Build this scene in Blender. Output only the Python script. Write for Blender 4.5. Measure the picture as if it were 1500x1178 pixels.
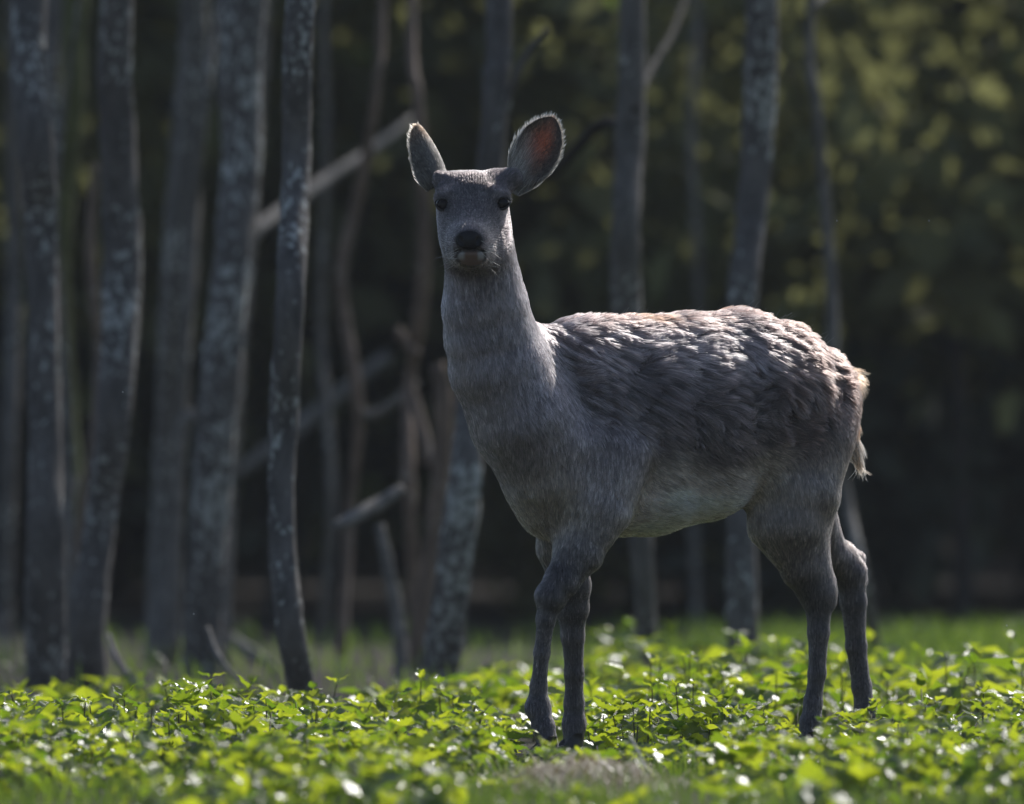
import bpy, math, random
import numpy as np
from mathutils import Vector, Matrix

for _o in list(bpy.data.objects):
    bpy.data.objects.remove(_o)
random.seed(7)
rng = np.random.default_rng(7)
SC = bpy.context.scene
COL = SC.collection
R = math.radians

# ------------------------------------------------------------------ camera, sky, sun, exposure
DIST, EYE, PPM = 30.0, 0.80, 640.0          # metres to the deer, lens height, photo pixels per metre there
SUN_AZ, SUN_EL = R(30), R(39)
cam = bpy.data.cameras.new('camera')
cam_o = bpy.data.objects.new('camera', cam)
COL.objects.link(cam_o)
cam_o.location = (0, -DIST, EYE)
cam_o.rotation_euler = (R(90), 0, 0)
cam.sensor_width = 36
cam.lens = 36 * DIST * PPM / 1500.0
cam.clip_start, cam.clip_end = 0.5, 800
cam.dof.use_dof = True
cam.dof.focus_distance = 29.72
cam.dof.aperture_fstop = 3.5
cam.dof.aperture_blades = 9
SC.camera = cam_o

world = bpy.data.worlds.new('World')
SC.world = world
world.use_nodes = True
wn = world.node_tree
sky = wn.nodes.new('ShaderNodeTexSky')
sky.sky_type = 'NISHITA'
sky.sun_disc = False
sky.sun_elevation, sky.sun_rotation = SUN_EL, SUN_AZ
wn.nodes['Background'].inputs['Strength'].default_value = 0.14
wn.links.new(sky.outputs[0], wn.nodes['Background'].inputs['Color'])

sun = bpy.data.lights.new('sun', 'SUN')
sun.energy = 5.0
sun.angle = R(0.5)
sun.color = (1.0, 0.965, 0.91)
sun_o = bpy.data.objects.new('sun', sun)
COL.objects.link(sun_o)
SUNV = Vector((math.sin(SUN_AZ) * math.cos(SUN_EL), math.cos(SUN_AZ) * math.cos(SUN_EL), math.sin(SUN_EL)))
sun_o.rotation_euler = SUNV.to_track_quat('Z', 'Y').to_euler()

SC.view_settings.view_transform = 'Standard'
SC.view_settings.look = 'None'
SC.view_settings.gamma = 1.0
SC.view_settings.exposure = 0.0
SC.view_settings.use_curve_mapping = False
SC.render.engine = 'CYCLES'
SC.cycles.max_bounces = 10
SC.cycles.transparent_max_bounces = 8
SC.cycles.use_denoising = True

# ------------------------------------------------------------------ helpers
def at(px, py, y=0.0):
    """a photo pixel at depth y (metres behind the deer) -> world point"""
    s = (DIST + y) / DIST / PPM
    return np.array([(px - 750) * s, y, EYE - (py - 589) * s])

def foot(px, y):
    s = (DIST + y) / DIST / PPM
    return np.array([(px - 750) * s, y, 0.0])

def tag(o, label=None, cat=None, group=None, kind=None):
    if label: o['label'] = label
    if cat: o['category'] = cat
    if group: o['group'] = group
    if kind: o['kind'] = kind
    return o

def mesh_np(name, verts, faces, smooth=True):
    """faces: list of int arrays, each (n,3) or (n,4)"""
    me = bpy.data.meshes.new(name)
    verts = np.asarray(verts, np.float32)
    faces = [np.asarray(f, np.int32) for f in faces if len(f)]
    me.vertices.add(len(verts))
    me.vertices.foreach_set('co', verts.ravel())
    loops = np.concatenate([f.ravel() for f in faces])
    counts = np.concatenate([np.full(len(f), f.shape[1], np.int32) for f in faces])
    starts = np.concatenate([[0], np.cumsum(counts)[:-1]]).astype(np.int32)
    me.loops.add(len(loops))
    me.loops.foreach_set('vertex_index', loops)
    me.polygons.add(len(counts))
    me.polygons.foreach_set('loop_start', starts)
    me.polygons.foreach_set('loop_total', counts)
    me.polygons.foreach_set('use_smooth', np.full(len(counts), smooth))
    me.update(calc_edges=True)
    return me

def link(name, me, mat=None, parent=None):
    o = bpy.data.objects.new(name, me)
    COL.objects.link(o)
    if mat and not me.materials:
        me.materials.append(mat)
    if parent:
        o.parent = parent
    return o

def empty(name, loc=(0, 0, 0)):
    o = bpy.data.objects.new(name, None)
    o.empty_display_size = 0.1
    o.location = loc
    COL.objects.link(o)
    return o

def attr_float(me, name, vals, dom='POINT'):
    a = me.attributes.new(name, 'FLOAT', dom)
    a.data.foreach_set('value', np.asarray(vals, np.float32))

def attr_col(me, name, cols, dom='POINT'):
    a = me.attributes.new(name, 'FLOAT_COLOR', dom)
    c = np.ones((len(cols), 4), np.float32)
    c[:, :3] = cols
    a.data.foreach_set('color', c.ravel())

class MB:
    """collects pieces into one mesh"""
    def __init__(s):
        s.v, s.t, s.q, s.n, s.tint = [], [], [], 0, []
    def add(s, v, tris=None, quads=None, tint=0.5):
        v = np.asarray(v, float)
        if tris is not None and len(tris): s.t.append(np.asarray(tris) + s.n)
        if quads is not None and len(quads): s.q.append(np.asarray(quads) + s.n)
        s.v.append(v)
        s.tint.append(np.broadcast_to(np.asarray(tint, float), (len(v),)))
        s.n += len(v)
    def build(s, name, mat, parent=None, smooth=True):
        f = []
        if s.t: f.append(np.concatenate(s.t))
        if s.q: f.append(np.concatenate(s.q))
        me = mesh_np(name, np.concatenate(s.v), f, smooth)
        attr_float(me, 'tint', np.concatenate(s.tint))
        return link(name, me, mat, parent)

def spline(pts, n):
    """Catmull-Rom through pts (k,d) -> (n,d)"""
    p = np.asarray(pts, float)
    if len(p) == 2:
        t = np.linspace(0, 1, n)[:, None]
        return p[0] * (1 - t) + p[1] * t
    p = np.vstack([2 * p[0] - p[1], p, 2 * p[-1] - p[-2]])
    k = len(p) - 3
    u = np.linspace(0, k - 1e-6, n)
    i = u.astype(int)
    f = (u - i)[:, None]
    a, b, c, d = p[i], p[i + 1], p[i + 2], p[i + 3]
    return 0.5 * (2 * b + (c - a) * f + (2 * a - 5 * b + 4 * c - d) * f ** 2 + (3 * b - a - 3 * c + d) * f ** 3)

def tube(path, rad, sides=12, rough=0.0, cap=True, seed=0):
    """tube along path (n,3) with radii (n,) -> verts, tris, quads"""
    path = np.asarray(path, float)
    n = len(path)
    tan = np.gradient(path, axis=0)
    tan /= np.linalg.norm(tan, axis=1)[:, None] + 1e-12
    ref = np.array([0.0, 1.0, 0.0]) if abs(tan[0, 1]) < 0.8 else np.array([1.0, 0, 0])
    u = np.cross(np.broadcast_to(ref, tan.shape), tan)
    u /= np.linalg.norm(u, axis=1)[:, None]
    w = np.cross(tan, u)
    a = np.linspace(0, 2 * np.pi, sides, endpoint=False)
    r = np.asarray(rad, float)[:, None] * np.ones((n, sides))
    if rough:
        g = np.random.default_rng(seed)
        for k in range(1, 5):
            ph = g.uniform(0, 6.28, 3)
            z = np.linspace(0, 1, n)[:, None]
            r = r * (1 + rough * 0.5 * np.sin(k * a[None] + ph[0] + 9 * k * z + ph[1]) * np.sin(13 * k * z + ph[2]))
        r = r * (1 + rough * 0.5 * g.normal(0, 1, (n, sides)))
    v = path[:, None] + r[..., None] * (np.cos(a)[None, :, None] * u[:, None] + np.sin(a)[None, :, None] * w[:, None])
    v = v.reshape(-1, 3)
    i = np.arange(n - 1)[:, None] * sides
    j = np.arange(sides)[None]
    j2 = (j + 1) % sides
    q = np.stack([i + j, i + j2, i + sides + j2, i + sides + j], -1).reshape(-1, 4)
    t = []
    if cap:
        v = np.vstack([v, path[0], path[-1]])
        b, e = n * sides, n * sides + 1
        jj = np.arange(sides)
        k2 = (jj + 1) % sides
        t = np.vstack([np.stack([np.full(sides, b), k2, jj], -1),
                       np.stack([np.full(sides, e), (n - 1) * sides + jj, (n - 1) * sides + k2], -1)])
    return v, t, q

# ------------------------------------------------------------------ materials
def new_mat(name):
    m = bpy.data.materials.new(name)
    m.use_nodes = True
    nt = m.node_tree
    bs = nt.nodes['Principled BSDF']
    return m, nt, bs

def N(nt, typ, **kw):
    n = nt.nodes.new(typ)
    for k, v in kw.items():
        if k.startswith('i_'):
            n.inputs[k[2:].replace('_', ' ')].default_value = v
        else:
            setattr(n, k, v)
    return n

def ramp(nt, fac, stops):
    r = nt.nodes.new('ShaderNodeValToRGB')
    e = r.color_ramp.elements
    while len(e) < len(stops): e.new(0.5)
    for k, (p, c) in enumerate(stops):
        e[k].position = p
        e[k].color = (*c, 1)
    nt.links.new(fac, r.inputs[0])
    return r.outputs[0]

def bark_mat(name, dark, mid, lichen, lichen_amt=0.5, scale=1.0):
    m, nt, bs = new_mat(name)
    L = nt.links.new
    co = N(nt, 'ShaderNodeTexCoord')
    mp = N(nt, 'ShaderNodeMapping')
    mp.inputs['Scale'].default_value = (1, 1, 0.35)
    L(co.outputs['Object'], mp.inputs[0])
    n1 = N(nt, 'ShaderNodeTexNoise', i_Scale=24 * scale, i_Detail=6.0, i_Roughness=0.65)
    L(mp.outputs[0], n1.inputs['Vector'])
    base = ramp(nt, n1.outputs['Fac'], [(0.32, dark), (0.7, mid)])
    mp2 = N(nt, 'ShaderNodeMapping')
    mp2.inputs['Scale'].default_value = (1, 1, 0.8)
    L(co.outputs['Object'], mp2.inputs[0])
    n2 = N(nt, 'ShaderNodeTexNoise', i_Scale=46 * scale, i_Detail=3.0, i_Roughness=0.5)
    L(mp2.outputs[0], n2.inputs['Vector'])
    n3 = N(nt, 'ShaderNodeTexNoise', i_Scale=3.2, i_Detail=1.0)
    L(co.outputs['Object'], n3.inputs['Vector'])
    mu = N(nt, 'ShaderNodeMath', operation='MULTIPLY_ADD')
    L(n3.outputs['Fac'], mu.inputs[0]); mu.inputs[1].default_value = 0.5
    L(n2.outputs['Fac'], mu.inputs[2])
    lo = 1.06 - 0.20 * lichen_amt
    msk = ramp(nt, mu.outputs[0], [(lo - 0.1, (0, 0, 0)), (lo, (1, 1, 1))])
    mx = N(nt, 'ShaderNodeMix', data_type='RGBA')
    L(msk, mx.inputs['Factor']); L(base, mx.inputs['A'])
    mx.inputs['B'].default_value = (*lichen, 1)
    L(mx.outputs['Result'], bs.inputs['Base Color'])
    bs.inputs['Roughness'].default_value = 0.85
    bs.inputs['Specular IOR Level'].default_value = 0.25
    bp = N(nt, 'ShaderNodeBump', i_Strength=0.8, i_Distance=0.012)
    L(n1.outputs['Fac'], bp.inputs['Height'])
    L(bp.outputs[0], bs.inputs['Normal'])
    return m

def leaf_mat(name, dark, light, trans_dark, trans_light, rough=0.42, trans=0.5, spec=0.5, veins=False, attr='tint'):
    """thin leaf: a glossy diffuse face with light coming through from behind"""
    m, nt, bs = new_mat(name)
    L = nt.links.new
    if attr:
        a = N(nt, 'ShaderNodeAttribute', attribute_name=attr)
        fac = a.outputs['Fac']
    else:
        a = N(nt, 'ShaderNodeObjectInfo')
        fac = a.outputs['Random']
    c = ramp(nt, fac, [(0.0, dark), (1.0, light)])
    tcol = ramp(nt, fac, [(0.0, trans_dark), (1.0, trans_light)])
    L(c, bs.inputs['Base Color'])
    bs.inputs['Roughness'].default_value = rough
    bs.inputs['Specular IOR Level'].default_value = spec
    tr = N(nt, 'ShaderNodeBsdfTranslucent')
    L(tcol, tr.inputs['Color'])
    ms = N(nt, 'ShaderNodeMixShader')
    ms.inputs[0].default_value = trans
    L(bs.outputs[0], ms.inputs[1]); L(tr.outputs[0], ms.inputs[2])
    L(ms.outputs[0], nt.nodes['Material Output'].inputs['Surface'])
    if veins:
        co = N(nt, 'ShaderNodeTexCoord')
        nz = N(nt, 'ShaderNodeTexNoise', i_Scale=120.0, i_Detail=2.0)
        L(co.outputs['Object'], nz.inputs['Vector'])
        bp = N(nt, 'ShaderNodeBump', i_Strength=0.5, i_Distance=0.004)
        L(nz.outputs['Fac'], bp.inputs['Height'])
        L(bp.outputs[0], bs.inputs['Normal'])
    return m

def noise_mat(name, c1, c2, scale=5.0, rough=0.9, spec=0.2, bump=0.0, tint=False):
    m, nt, bs = new_mat(name)
    co = N(nt, 'ShaderNodeTexCoord')
    nz = N(nt, 'ShaderNodeTexNoise', i_Scale=scale, i_Detail=5.0, i_Roughness=0.6)
    nt.links.new(co.outputs['Object'], nz.inputs['Vector'])
    fac = nz.outputs['Fac']
    if tint:
        a = N(nt, 'ShaderNodeAttribute', attribute_name='tint')
        fac = a.outputs['Fac']
        c = ramp(nt, fac, [(0.0, c1), (1.0, c2)])
    else:
        c = ramp(nt, fac, [(0.3, c1), (0.7, c2)])
    nt.links.new(c, bs.inputs['Base Color'])
    bs.inputs['Roughness'].default_value = rough
    bs.inputs['Specular IOR Level'].default_value = spec
    if bump:
        bp = N(nt, 'ShaderNodeBump', i_Strength=0.7, i_Distance=bump)
        nt.links.new(nz.outputs['Fac'], bp.inputs['Height'])
        nt.links.new(bp.outputs[0], bs.inputs['Normal'])
    return m

# ------------------------------------------------------------------ ground
def ground_z(x, y):
    """the clearing is level; the wood behind climbs a bank"""
    return 7.0 * sst_(34, 90, y) + 16.0 * sst_(90, 180, y)
def sst_(a, b, x):
    t = np.clip((np.asarray(x, float) - a) / (b - a), 0, 1)
    return t * t * (3 - 2 * t)
xs = np.concatenate([np.linspace(-300, -40, 14), np.linspace(-36, 36, 37), np.linspace(40, 300, 14)])
ys = np.concatenate([np.linspace(-80, -12, 9), np.linspace(-10, 26, 37), np.linspace(28, 160, 45), np.linspace(170, 400, 10)])
gx, gy = np.meshgrid(xs, ys, indexing='ij')
gv = np.stack([gx, gy, ground_z(gx, gy)], -1).reshape(-1, 3)
ii = np.arange(len(gv)).reshape(gx.shape)
gq = np.stack([ii[:-1, :-1], ii[1:, :-1], ii[1:, 1:], ii[:-1, 1:]], -1).reshape(-1, 4)
m_ground, nt, bs = new_mat('ground_soil')
L_ = nt.links.new
co = N(nt, 'ShaderNodeTexCoord')
sx = N(nt, 'ShaderNodeSeparateXYZ'); L_(co.outputs['Object'], sx.inputs[0])
nz = N(nt, 'ShaderNodeTexNoise', i_Scale=3.0, i_Detail=8.0, i_Roughness=0.7); L_(co.outputs['Object'], nz.inputs['Vector'])
soil = ramp(nt, nz.outputs['Fac'], [(0.3, (0.022, 0.024, 0.012)), (0.7, (0.06, 0.055, 0.032))])
mead = ramp(nt, nz.outputs['Fac'], [(0.3, (0.035, 0.05, 0.014)), (0.7, (0.07, 0.085, 0.03))])
litter = ramp(nt, nz.outputs['Fac'], [(0.3, (0.016, 0.013, 0.011)), (0.7, (0.04, 0.032, 0.026))])
def mixc(f, a, b):
    m = N(nt, 'ShaderNodeMix', data_type='RGBA')
    L_(f, m.inputs['Factor']); L_(a, m.inputs['A']); L_(b, m.inputs['B'])
    return m.outputs['Result']
def band(lo_, hi_):
    ad = N(nt, 'ShaderNodeMath', operation='MULTIPLY_ADD'); L_(nz.outputs['Fac'], ad.inputs[0]); ad.inputs[1].default_value = 3.0; L_(sx.outputs['Y'], ad.inputs[2])
    mr_ = N(nt, 'ShaderNodeMapRange'); L_(ad.outputs[0], mr_.inputs[0]); mr_.inputs[1].default_value = lo_; mr_.inputs[2].default_value = hi_
    return mr_.outputs[0]
c = mixc(band(6.5, 8.0), soil, mead)
sdx = N(nt, 'ShaderNodeMapRange'); L_(sx.outputs['X'], sdx.inputs[0]); sdx.inputs[1].default_value = 0.6; sdx.inputs[2].default_value = -0.3
c = mixc(sdx.outputs[0], c, litter)
c = mixc(band(14.0, 16.0), c, litter)
L_(c, bs.inputs['Base Color'])
bs.inputs['Roughness'].default_value = 0.95
bs.inputs['Specular IOR Level'].default_value = 0.15
bp = N(nt, 'ShaderNodeBump', i_Strength=0.8, i_Distance=0.03); L_(nz.outputs['Fac'], bp.inputs['Height']); L_(bp.outputs[0], bs.inputs['Normal'])
tag(link('ground', mesh_np('ground', gv, [gq]), m_ground), 'dark soil of the clearing running back into a leaf-littered wood', kind='structure')

# ------------------------------------------------------------------ trees at the wood's edge
M_BARK = bark_mat('lichened_bark', (0.046, 0.042, 0.042), (0.125, 0.113, 0.110), (0.32, 0.325, 0.315), 0.75)
M_BARK_D = bark_mat('dark_bark', (0.014, 0.013, 0.013), (0.035, 0.032, 0.03), (0.08, 0.085, 0.08), 0.3)
M_BARK_G = bark_mat('grey_bark', (0.055, 0.050, 0.047), (0.14, 0.128, 0.12), (0.30, 0.30, 0.28), 0.5)
M_BARK_R = bark_mat('reddish_bark', (0.08, 0.058, 0.047), (0.18, 0.128, 0.10), (0.24, 0.2, 0.17), 0.3)
M_BARK_M = bark_mat('mossy_bark', (0.05, 0.055, 0.02), (0.11, 0.12, 0.045), (0.2, 0.22, 0.12), 0.5)
M_DARKTWIG = noise_mat('dark_branch', (0.010, 0.009, 0.008), (0.026, 0.023, 0.02), 30, 0.9, 0.1)
M_DEAD = noise_mat('dead_wood', (0.07, 0.064, 0.060), (0.20, 0.185, 0.175), 26, 0.85, 0.2, 0.006)
M_SPRING = leaf_mat('young_tree_leaf', (0.05, 0.08, 0.015), (0.09, 0.12, 0.03), (0.12, 0.20, 0.03), (0.25, 0.32, 0.05), 0.5, 0.5, 0.3)

def quads_leaves(pos, size, g, flat=0.0):
    """a small two-triangle leaf card at each pos, randomly turned"""
    n = len(pos)
    a = g.normal(0, 1, (n, 3)); a /= np.linalg.norm(a, axis=1)[:, None]
    b = g.normal(0, 1, (n, 3)); b -= a * (a * b).sum(1)[:, None]; b /= np.linalg.norm(b, axis=1)[:, None]
    s = (size * g.uniform(0.6, 1.4, n))[:, None]
    cx = np.cross(a, b)
    v = np.stack([pos - a * s, pos - b * s * 0.55 + cx * s * 0.15, pos + a * s, pos + b * s * 0.55 + cx * s * 0.15], 1).reshape(-1, 3)
    i = np.arange(n)[:, None] * 4
    q = np.concatenate([i + np.array([[0, 1, 2]]), i + np.array([[0, 2, 3]])])
    return v, q, np.repeat(g.random(n), 4)

tree_seed = [100]
def edge_tree(label, nodes, d, mat, height=7.5, branches=(), crown=True, name='tree', cat='tree', group=None, leaves=520, kidmat=None):
    """trunk through photo points (px, py, width px) at depth d; goes on above the frame to `height`"""
    tree_seed[0] += 1
    g = np.random.default_rng(tree_seed[0])
    y = d - DIST
    pts = [at(px, py, y + g.uniform(-0.12, 0.12)) for px, py, w in nodes]
    rr = [w * 0.5 * PPM_INV * d / DIST for px, py, w in nodes]
    base = pts[-1].copy(); base[2] = -0.05
    pts_up = pts[::-1]; rr_up = rr[::-1]
    if pts_up[0][2] > 0.03:
        pts_up = [base] + pts_up; rr_up = [rr_up[0] * 1.12] + rr_up
    top_seen = len(pts_up)
    if height:
        dirn = (pts_up[-1] - pts_up[-2]); dirn /= dirn[2]
        z0, r0 = pts_up[-1][2], rr_up[-1]
        for f in (0.3, 0.65, 1.0):
            z = z0 + (height - z0) * f
            p = pts_up[-1] + dirn * (z - pts_up[-1][2]) * 0.6 + np.array([g.normal(0, .1), g.normal(0, .1), 0])
            p[2] = z
            pts_up.append(p); rr_up.append(r0 * (1 - 0.85 * f))
    arr = spline(np.column_stack([np.array(pts_up), rr_up]), 60)
    root = empty(name, (base[0], base[1], 0))
    inv = Matrix.Translation(-Vector(root.location))
    v, t, q = tube(arr[:, :3], np.maximum(arr[:, 3], 0.003), 18, 0.07, True, tree_seed[0])
    mb = MB(); mb.add(v, t, q)
    o = mb.build('trunk', mat, root); o.matrix_parent_inverse = inv
    for bn in branches:
        bp_ = [at(px, py, y + dy) for px, py, w, dy in bn]
        br = [w * 0.5 * PPM_INV * d / DIST for px, py, w, dy in bn]
        ar = spline(np.column_stack([np.array(bp_), br]), 24)
        v, t, q = tube(ar[:, :3], np.maximum(ar[:, 3], 0.002), 10, 0.08, True, tree_seed[0] + 7)
        mb = MB(); mb.add(v, t, q)
        o = mb.build('branch', kidmat or mat, root); o.matrix_parent_inverse = inv
    if crown and height:
        mb = MB()
        zs = arr[:, 2]
        tips = []
        for k in range(11):
            z = g.uniform(2.25, height)
            p0 = np.array([np.interp(z, zs, arr[:, j]) for j in range(3)])
            an = g.uniform(0, 6.28); ln = g.uniform(0.5, 1.5) * (1.15 - z / height * 0.6)
            p1 = p0 + ln * np.array([math.cos(an) * 0.75, math.sin(an) * 0.75, g.uniform(0.25, 0.8)])
            pm = (p0 + p1) / 2 + g.normal(0, 0.08, 3)
            pth = spline([p0, pm, p1], 8)
            v, t, q = tube(pth, np.linspace(0.014, 0.003, 8), 5)
            mb.add(v, t, q)
            for m_ in range(3):
                s0 = pth[g.integers(3, 7)]
                s1 = s0 + g.normal(0, 0.25, 3) + np.array([0, 0, 0.12])
                v, t, q = tube(spline([s0, s1], 3), np.linspace(0.006, 0.002, 3), 4)
                mb.add(v, t, q)
                tips += [s0 + (s1 - s0) * f for f in g.uniform(0.2, 1.1, 6)]
        cr = mb.build('crown', mat, root); cr.matrix_parent_inverse = inv
        if leaves:
            tips = np.array(tips)
            pos = tips[g.integers(0, len(tips), leaves)] + g.normal(0, 0.07, (leaves, 3))
            pos = pos[pos[:, 2] > 2.15]
            v, t, ti = quads_leaves(pos, 0.03, g)
            mb = MB(); mb.add(v, t, None, ti)
            o = mb.build('foliage', M_SPRING, cr)
    tag(root, label, cat, group)
    return root
PPM_INV = 1.0 / PPM

edge_tree('stout lichen-spotted grey trunk at the far left edge of the picture',
          [(44, -20, 52), (52, 200, 52), (60, 330, 50), (66, 600, 48), (66, 800, 56), (68, 1012, 62)], 36.2, M_BARK)
edge_tree('lichen-spotted grey trunk, second from the left, leaning a little to the left at its foot',
          [(173, -20, 50), (173, 200, 52), (180, 380, 56), (168, 600, 50), (148, 750, 48), (130, 900, 54), (124, 1012, 64)], 36.6, M_BARK)
edge_tree('dim grey pale-edged trunk between the leaning lichened trunk and the wide trunk',
          [(284, -20, 40), (276, 160, 46), (262, 400, 52), (250, 620, 46), (240, 800, 44), (234, 985, 48)], 40.2, M_BARK_G)
edge_tree('wide dark trunk behind the slender crooked tree, in the left third of the picture',
          [(360, -20, 66), (354, 220, 58), (338, 400, 56), (318, 600, 62), (304, 800, 56), (294, 1010, 60)], 38.2, M_BARK)
edge_tree('slender grey trunk with foot bending right, nearest of the trees left of the deer',
          [(442, -20, 42), (434, 230, 42), (424, 440, 42), (415, 620, 42), (413, 780, 40), (426, 920, 44), (452, 1055, 38)], 33.6, M_BARK)
edge_tree('thin reddish-brown stem rising just left of the deer head',
          [(604, -20, 14), (612, 150, 17), (622, 330, 21), (614, 470, 22), (600, 560, 18), (598, 700, 20), (606, 850, 18), (612, 975, 22)], 39.0, M_BARK_R,
          branches=[[(612, 520, 14, 0), (590, 495, 16, 0.02), (580, 482, 14, 0.03)], [(604, 575, 13, 0), (617, 625, 18, -0.05), (630, 682, 16, -0.1)]], leaves=120)
edge_tree('dark trunk behind the deer head that leans left down behind its neck and breast',
          [(731, -20, 38), (726, 120, 38), (718, 250, 40), (708, 420, 42), (692, 580, 44), (682, 700, 48), (662, 860, 54), (642, 1010, 56)], 36.4, M_BARK,
          branches=[[(738, 165, 14, 0), (752, 122, 11, -0.05), (770, 82, 9, -0.1), (800, 44, 6, -0.15)]])
edge_tree('dark trunk with a pale sunlit stripe behind the deer shoulder',
          [(926, -20, 38), (922, 200, 42), (916, 330, 42), (918, 470, 44), (928, 640, 36), (940, 800, 34), (950, 990, 30)], 37.2, M_BARK_G,
          branches=[[(926, 190, 20, 0), (885, 180, 18, 0.25), (850, 212, 18, 0.5), (815, 248, 17, 0.8), (770, 280, 15, 1.1)],
                    [(930, 160, 10, 0), (955, 98, 11, 0.8), (985, 48, 9, 1.6), (1008, -15, 7, 2.4)]], kidmat=M_DARKTWIG)
edge_tree('dark trunk with a pale right edge behind the deer back and belly',
          [(1116, -20, 48), (1110, 200, 46), (1100, 320, 44), (1088, 440, 46), (1084, 640, 46), (1086, 820, 46), (1090, 1012, 46)], 36.8, M_BARK)
edge_tree('thin pale stem right of the deer rump, reaching down behind its hind leg',
          [(1189, -20, 13), (1196, 150, 15), (1208, 290, 16), (1218, 420, 18), (1222, 560, 17), (1238, 720, 17), (1262, 830, 17), (1284, 958, 18)], 39.0, M_BARK_G, leaves=120,
          branches=[[(1193, 10, 10, 0), (1215, -10, 8, 0.1), (1240, -30, 6, 0.2)]])
edge_tree('thin mossy green stem between the two lichened trunks at the far left',
          [(112, -20, 34), (108, 150, 34), (96, 290, 28), (92, 420, 20), (104, 600, 17), (116, 760, 18), (112, 960, 20)], 40.8, M_BARK_M, leaves=100)
edge_tree('narrow shaded stem on the left rim of the picture',
          [(14, -20, 20), (18, 180, 20), (20, 420, 22), (14, 640, 24), (10, 820, 24), (6, 985, 26)], 40.5, M_BARK_G, leaves=100,
          branches=[[(2, 870, 10, 0), (4, 940, 11, -0.2), (12, 1000, 9, -0.4)]])
edge_tree('dark narrow stem close behind the stout trunk at the far left',
          [(84, -20, 26), (82, 200, 26), (86, 420, 28), (84, 660, 28), (92, 960, 30)], 42.5, M_BARK, leaves=100)
edge_tree('thin crooked pale stem with reddish top in the gap left of the deer neck',
          [(560, -20, 12), (553, 110, 12), (536, 230, 15), (516, 320, 17), (499, 395, 17), (505, 470, 17), (518, 540, 17), (525, 620, 16), (512, 760, 14), (500, 960, 15)], 40.0, M_BARK_R, leaves=80,
          branches=[[(522, 600, 14, 0), (545, 608, 15, 0), (575, 592, 14, -0.05), (608, 560, 12, -0.1)]], kidmat=M_DEAD)
edge_tree('thin shaded stem with broken pale side shoot between the lichened trunk and the mossy stem',
          [(138, 240, 10), (132, 360, 14), (138, 440, 15), (146, 520, 16), (140, 640, 18), (122, 760, 18), (112, 970, 20)], 39.2, M_BARK_R, height=0, crown=False,
          branches=[[(110, 700, 12, 0), (97, 760, 14, -0.05), (100, 822, 13, -0.1)]], kidmat=M_DEAD)
for lb, nd, d, mt in (
    ('hair-thin pale sapling just right of the stout trunk at the far left', [(86, 250, 7), (90, 420, 9), (98, 560, 10), (104, 760, 11), (108, 980, 12)], 38.4, M_BARK_G),
    ('slim pale sapling close to the right side of the dim pale-edged trunk', [(322, -20, 12), (300, 150, 13), (282, 330, 14), (270, 520, 15), (258, 760, 15), (252, 975, 16)], 39.6, M_BARK_G),
    ('slim pale sapling hugging the right side of the wide trunk', [(392, -20, 10), (380, 200, 11), (366, 400, 13), (352, 560, 14), (338, 760, 14), (328, 985, 15)], 38.8, M_BARK_G),
    ('slim grey sapling in the gap right of the slender tree', [(474, -20, 10), (478, 240, 11), (470, 480, 12), (486, 720, 13), (470, 960, 14)], 43.0, M_BARK_G),
    ('slim grey sapling seen between the pale-striped trunk and the pale-edged trunk, over the deer back', [(1020, -20, 11), (1012, 200, 12), (1024, 430, 13), (1016, 700, 13), (1022, 960, 14)], 45.0, M_BARK_G),
    ):
    edge_tree(lb, nd, d, mt, leaves=120, name='sapling', cat='sapling', height=5.5)
# dead stems and fallen wood
def dead(label, nodes, d, mat=None, name='dead_stem', cat='dead stem', dys=None, sides=12):
    tree_seed[0] += 1
    y = d - DIST
    pts = np.array([at(px, py, y + (dys[k] if dys else 0)) for k, (px, py, w) in enumerate(nodes)])
    rr = np.array([w * 0.5 * PPM_INV * d / DIST for px, py, w in nodes])
    ar = spline(np.column_stack([pts, rr]), 26)
    v, t, q = tube(ar[:, :3], np.maximum(ar[:, 3], 0.0012), sides, 0.09, True, tree_seed[0])
    mb = MB(); mb.add(v, t, q)
    o = mb.build(name, mat or M_DEAD)
    return tag(o, label, cat)
dead('pale dead stem broken off at the top, just left of the deer breast', [(640, 532, 22), (650, 590, 26), (645, 700, 26), (632, 800, 26), (618, 900, 26), (606, 1010, 24)], 38.6, M_BARK_R)
dead('leaning grey dead stem standing below the bright broken branch', [(556, 768, 14), (568, 830, 18), (582, 900, 20), (590, 1010, 22)], 37.6, M_DEAD)
dead('short bright broken branch slanting up to the right, left of the deer breast', [(492, 772, 18), (520, 757, 21), (555, 738, 21), (588, 716, 17)], 36.5, M_DEAD, 'broken_branch', 'branch', (0, 0.06, 0.14, 0.2))
dead('long pale leaning log crossing behind the slender tree, upper left', [(318, 420, 14), (368, 345, 19), (410, 312, 20), (470, 268, 18), (540, 222, 14), (606, 172, 9)], 42.0, M_DEAD, 'leaning_log', 'log', (0, 0.2, 0.4, 0.7, 1.0, 1.3))
dead('dim pale leaning stem low behind the slender tree', [(345, 695, 14), (420, 640, 22), (500, 575, 20), (570, 520, 16)], 45.0, M_DEAD, 'leaning_log', 'log')
dead('pale bent dead stem with a broken knob, left of the wide trunk', [(288, 604, 20), (268, 622, 20), (262, 680, 17), (258, 800, 17), (255, 960, 17)], 39.4, M_DEAD)
dead('thin pale twig slanting down into the nettles beside the wide trunk', [(304, 920, 7), (318, 958, 8), (345, 992, 7), (385, 1022, 5)], 35.0, M_DEAD, 'twig', 'twig', (0, -.1, -.2, -.3))
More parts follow.
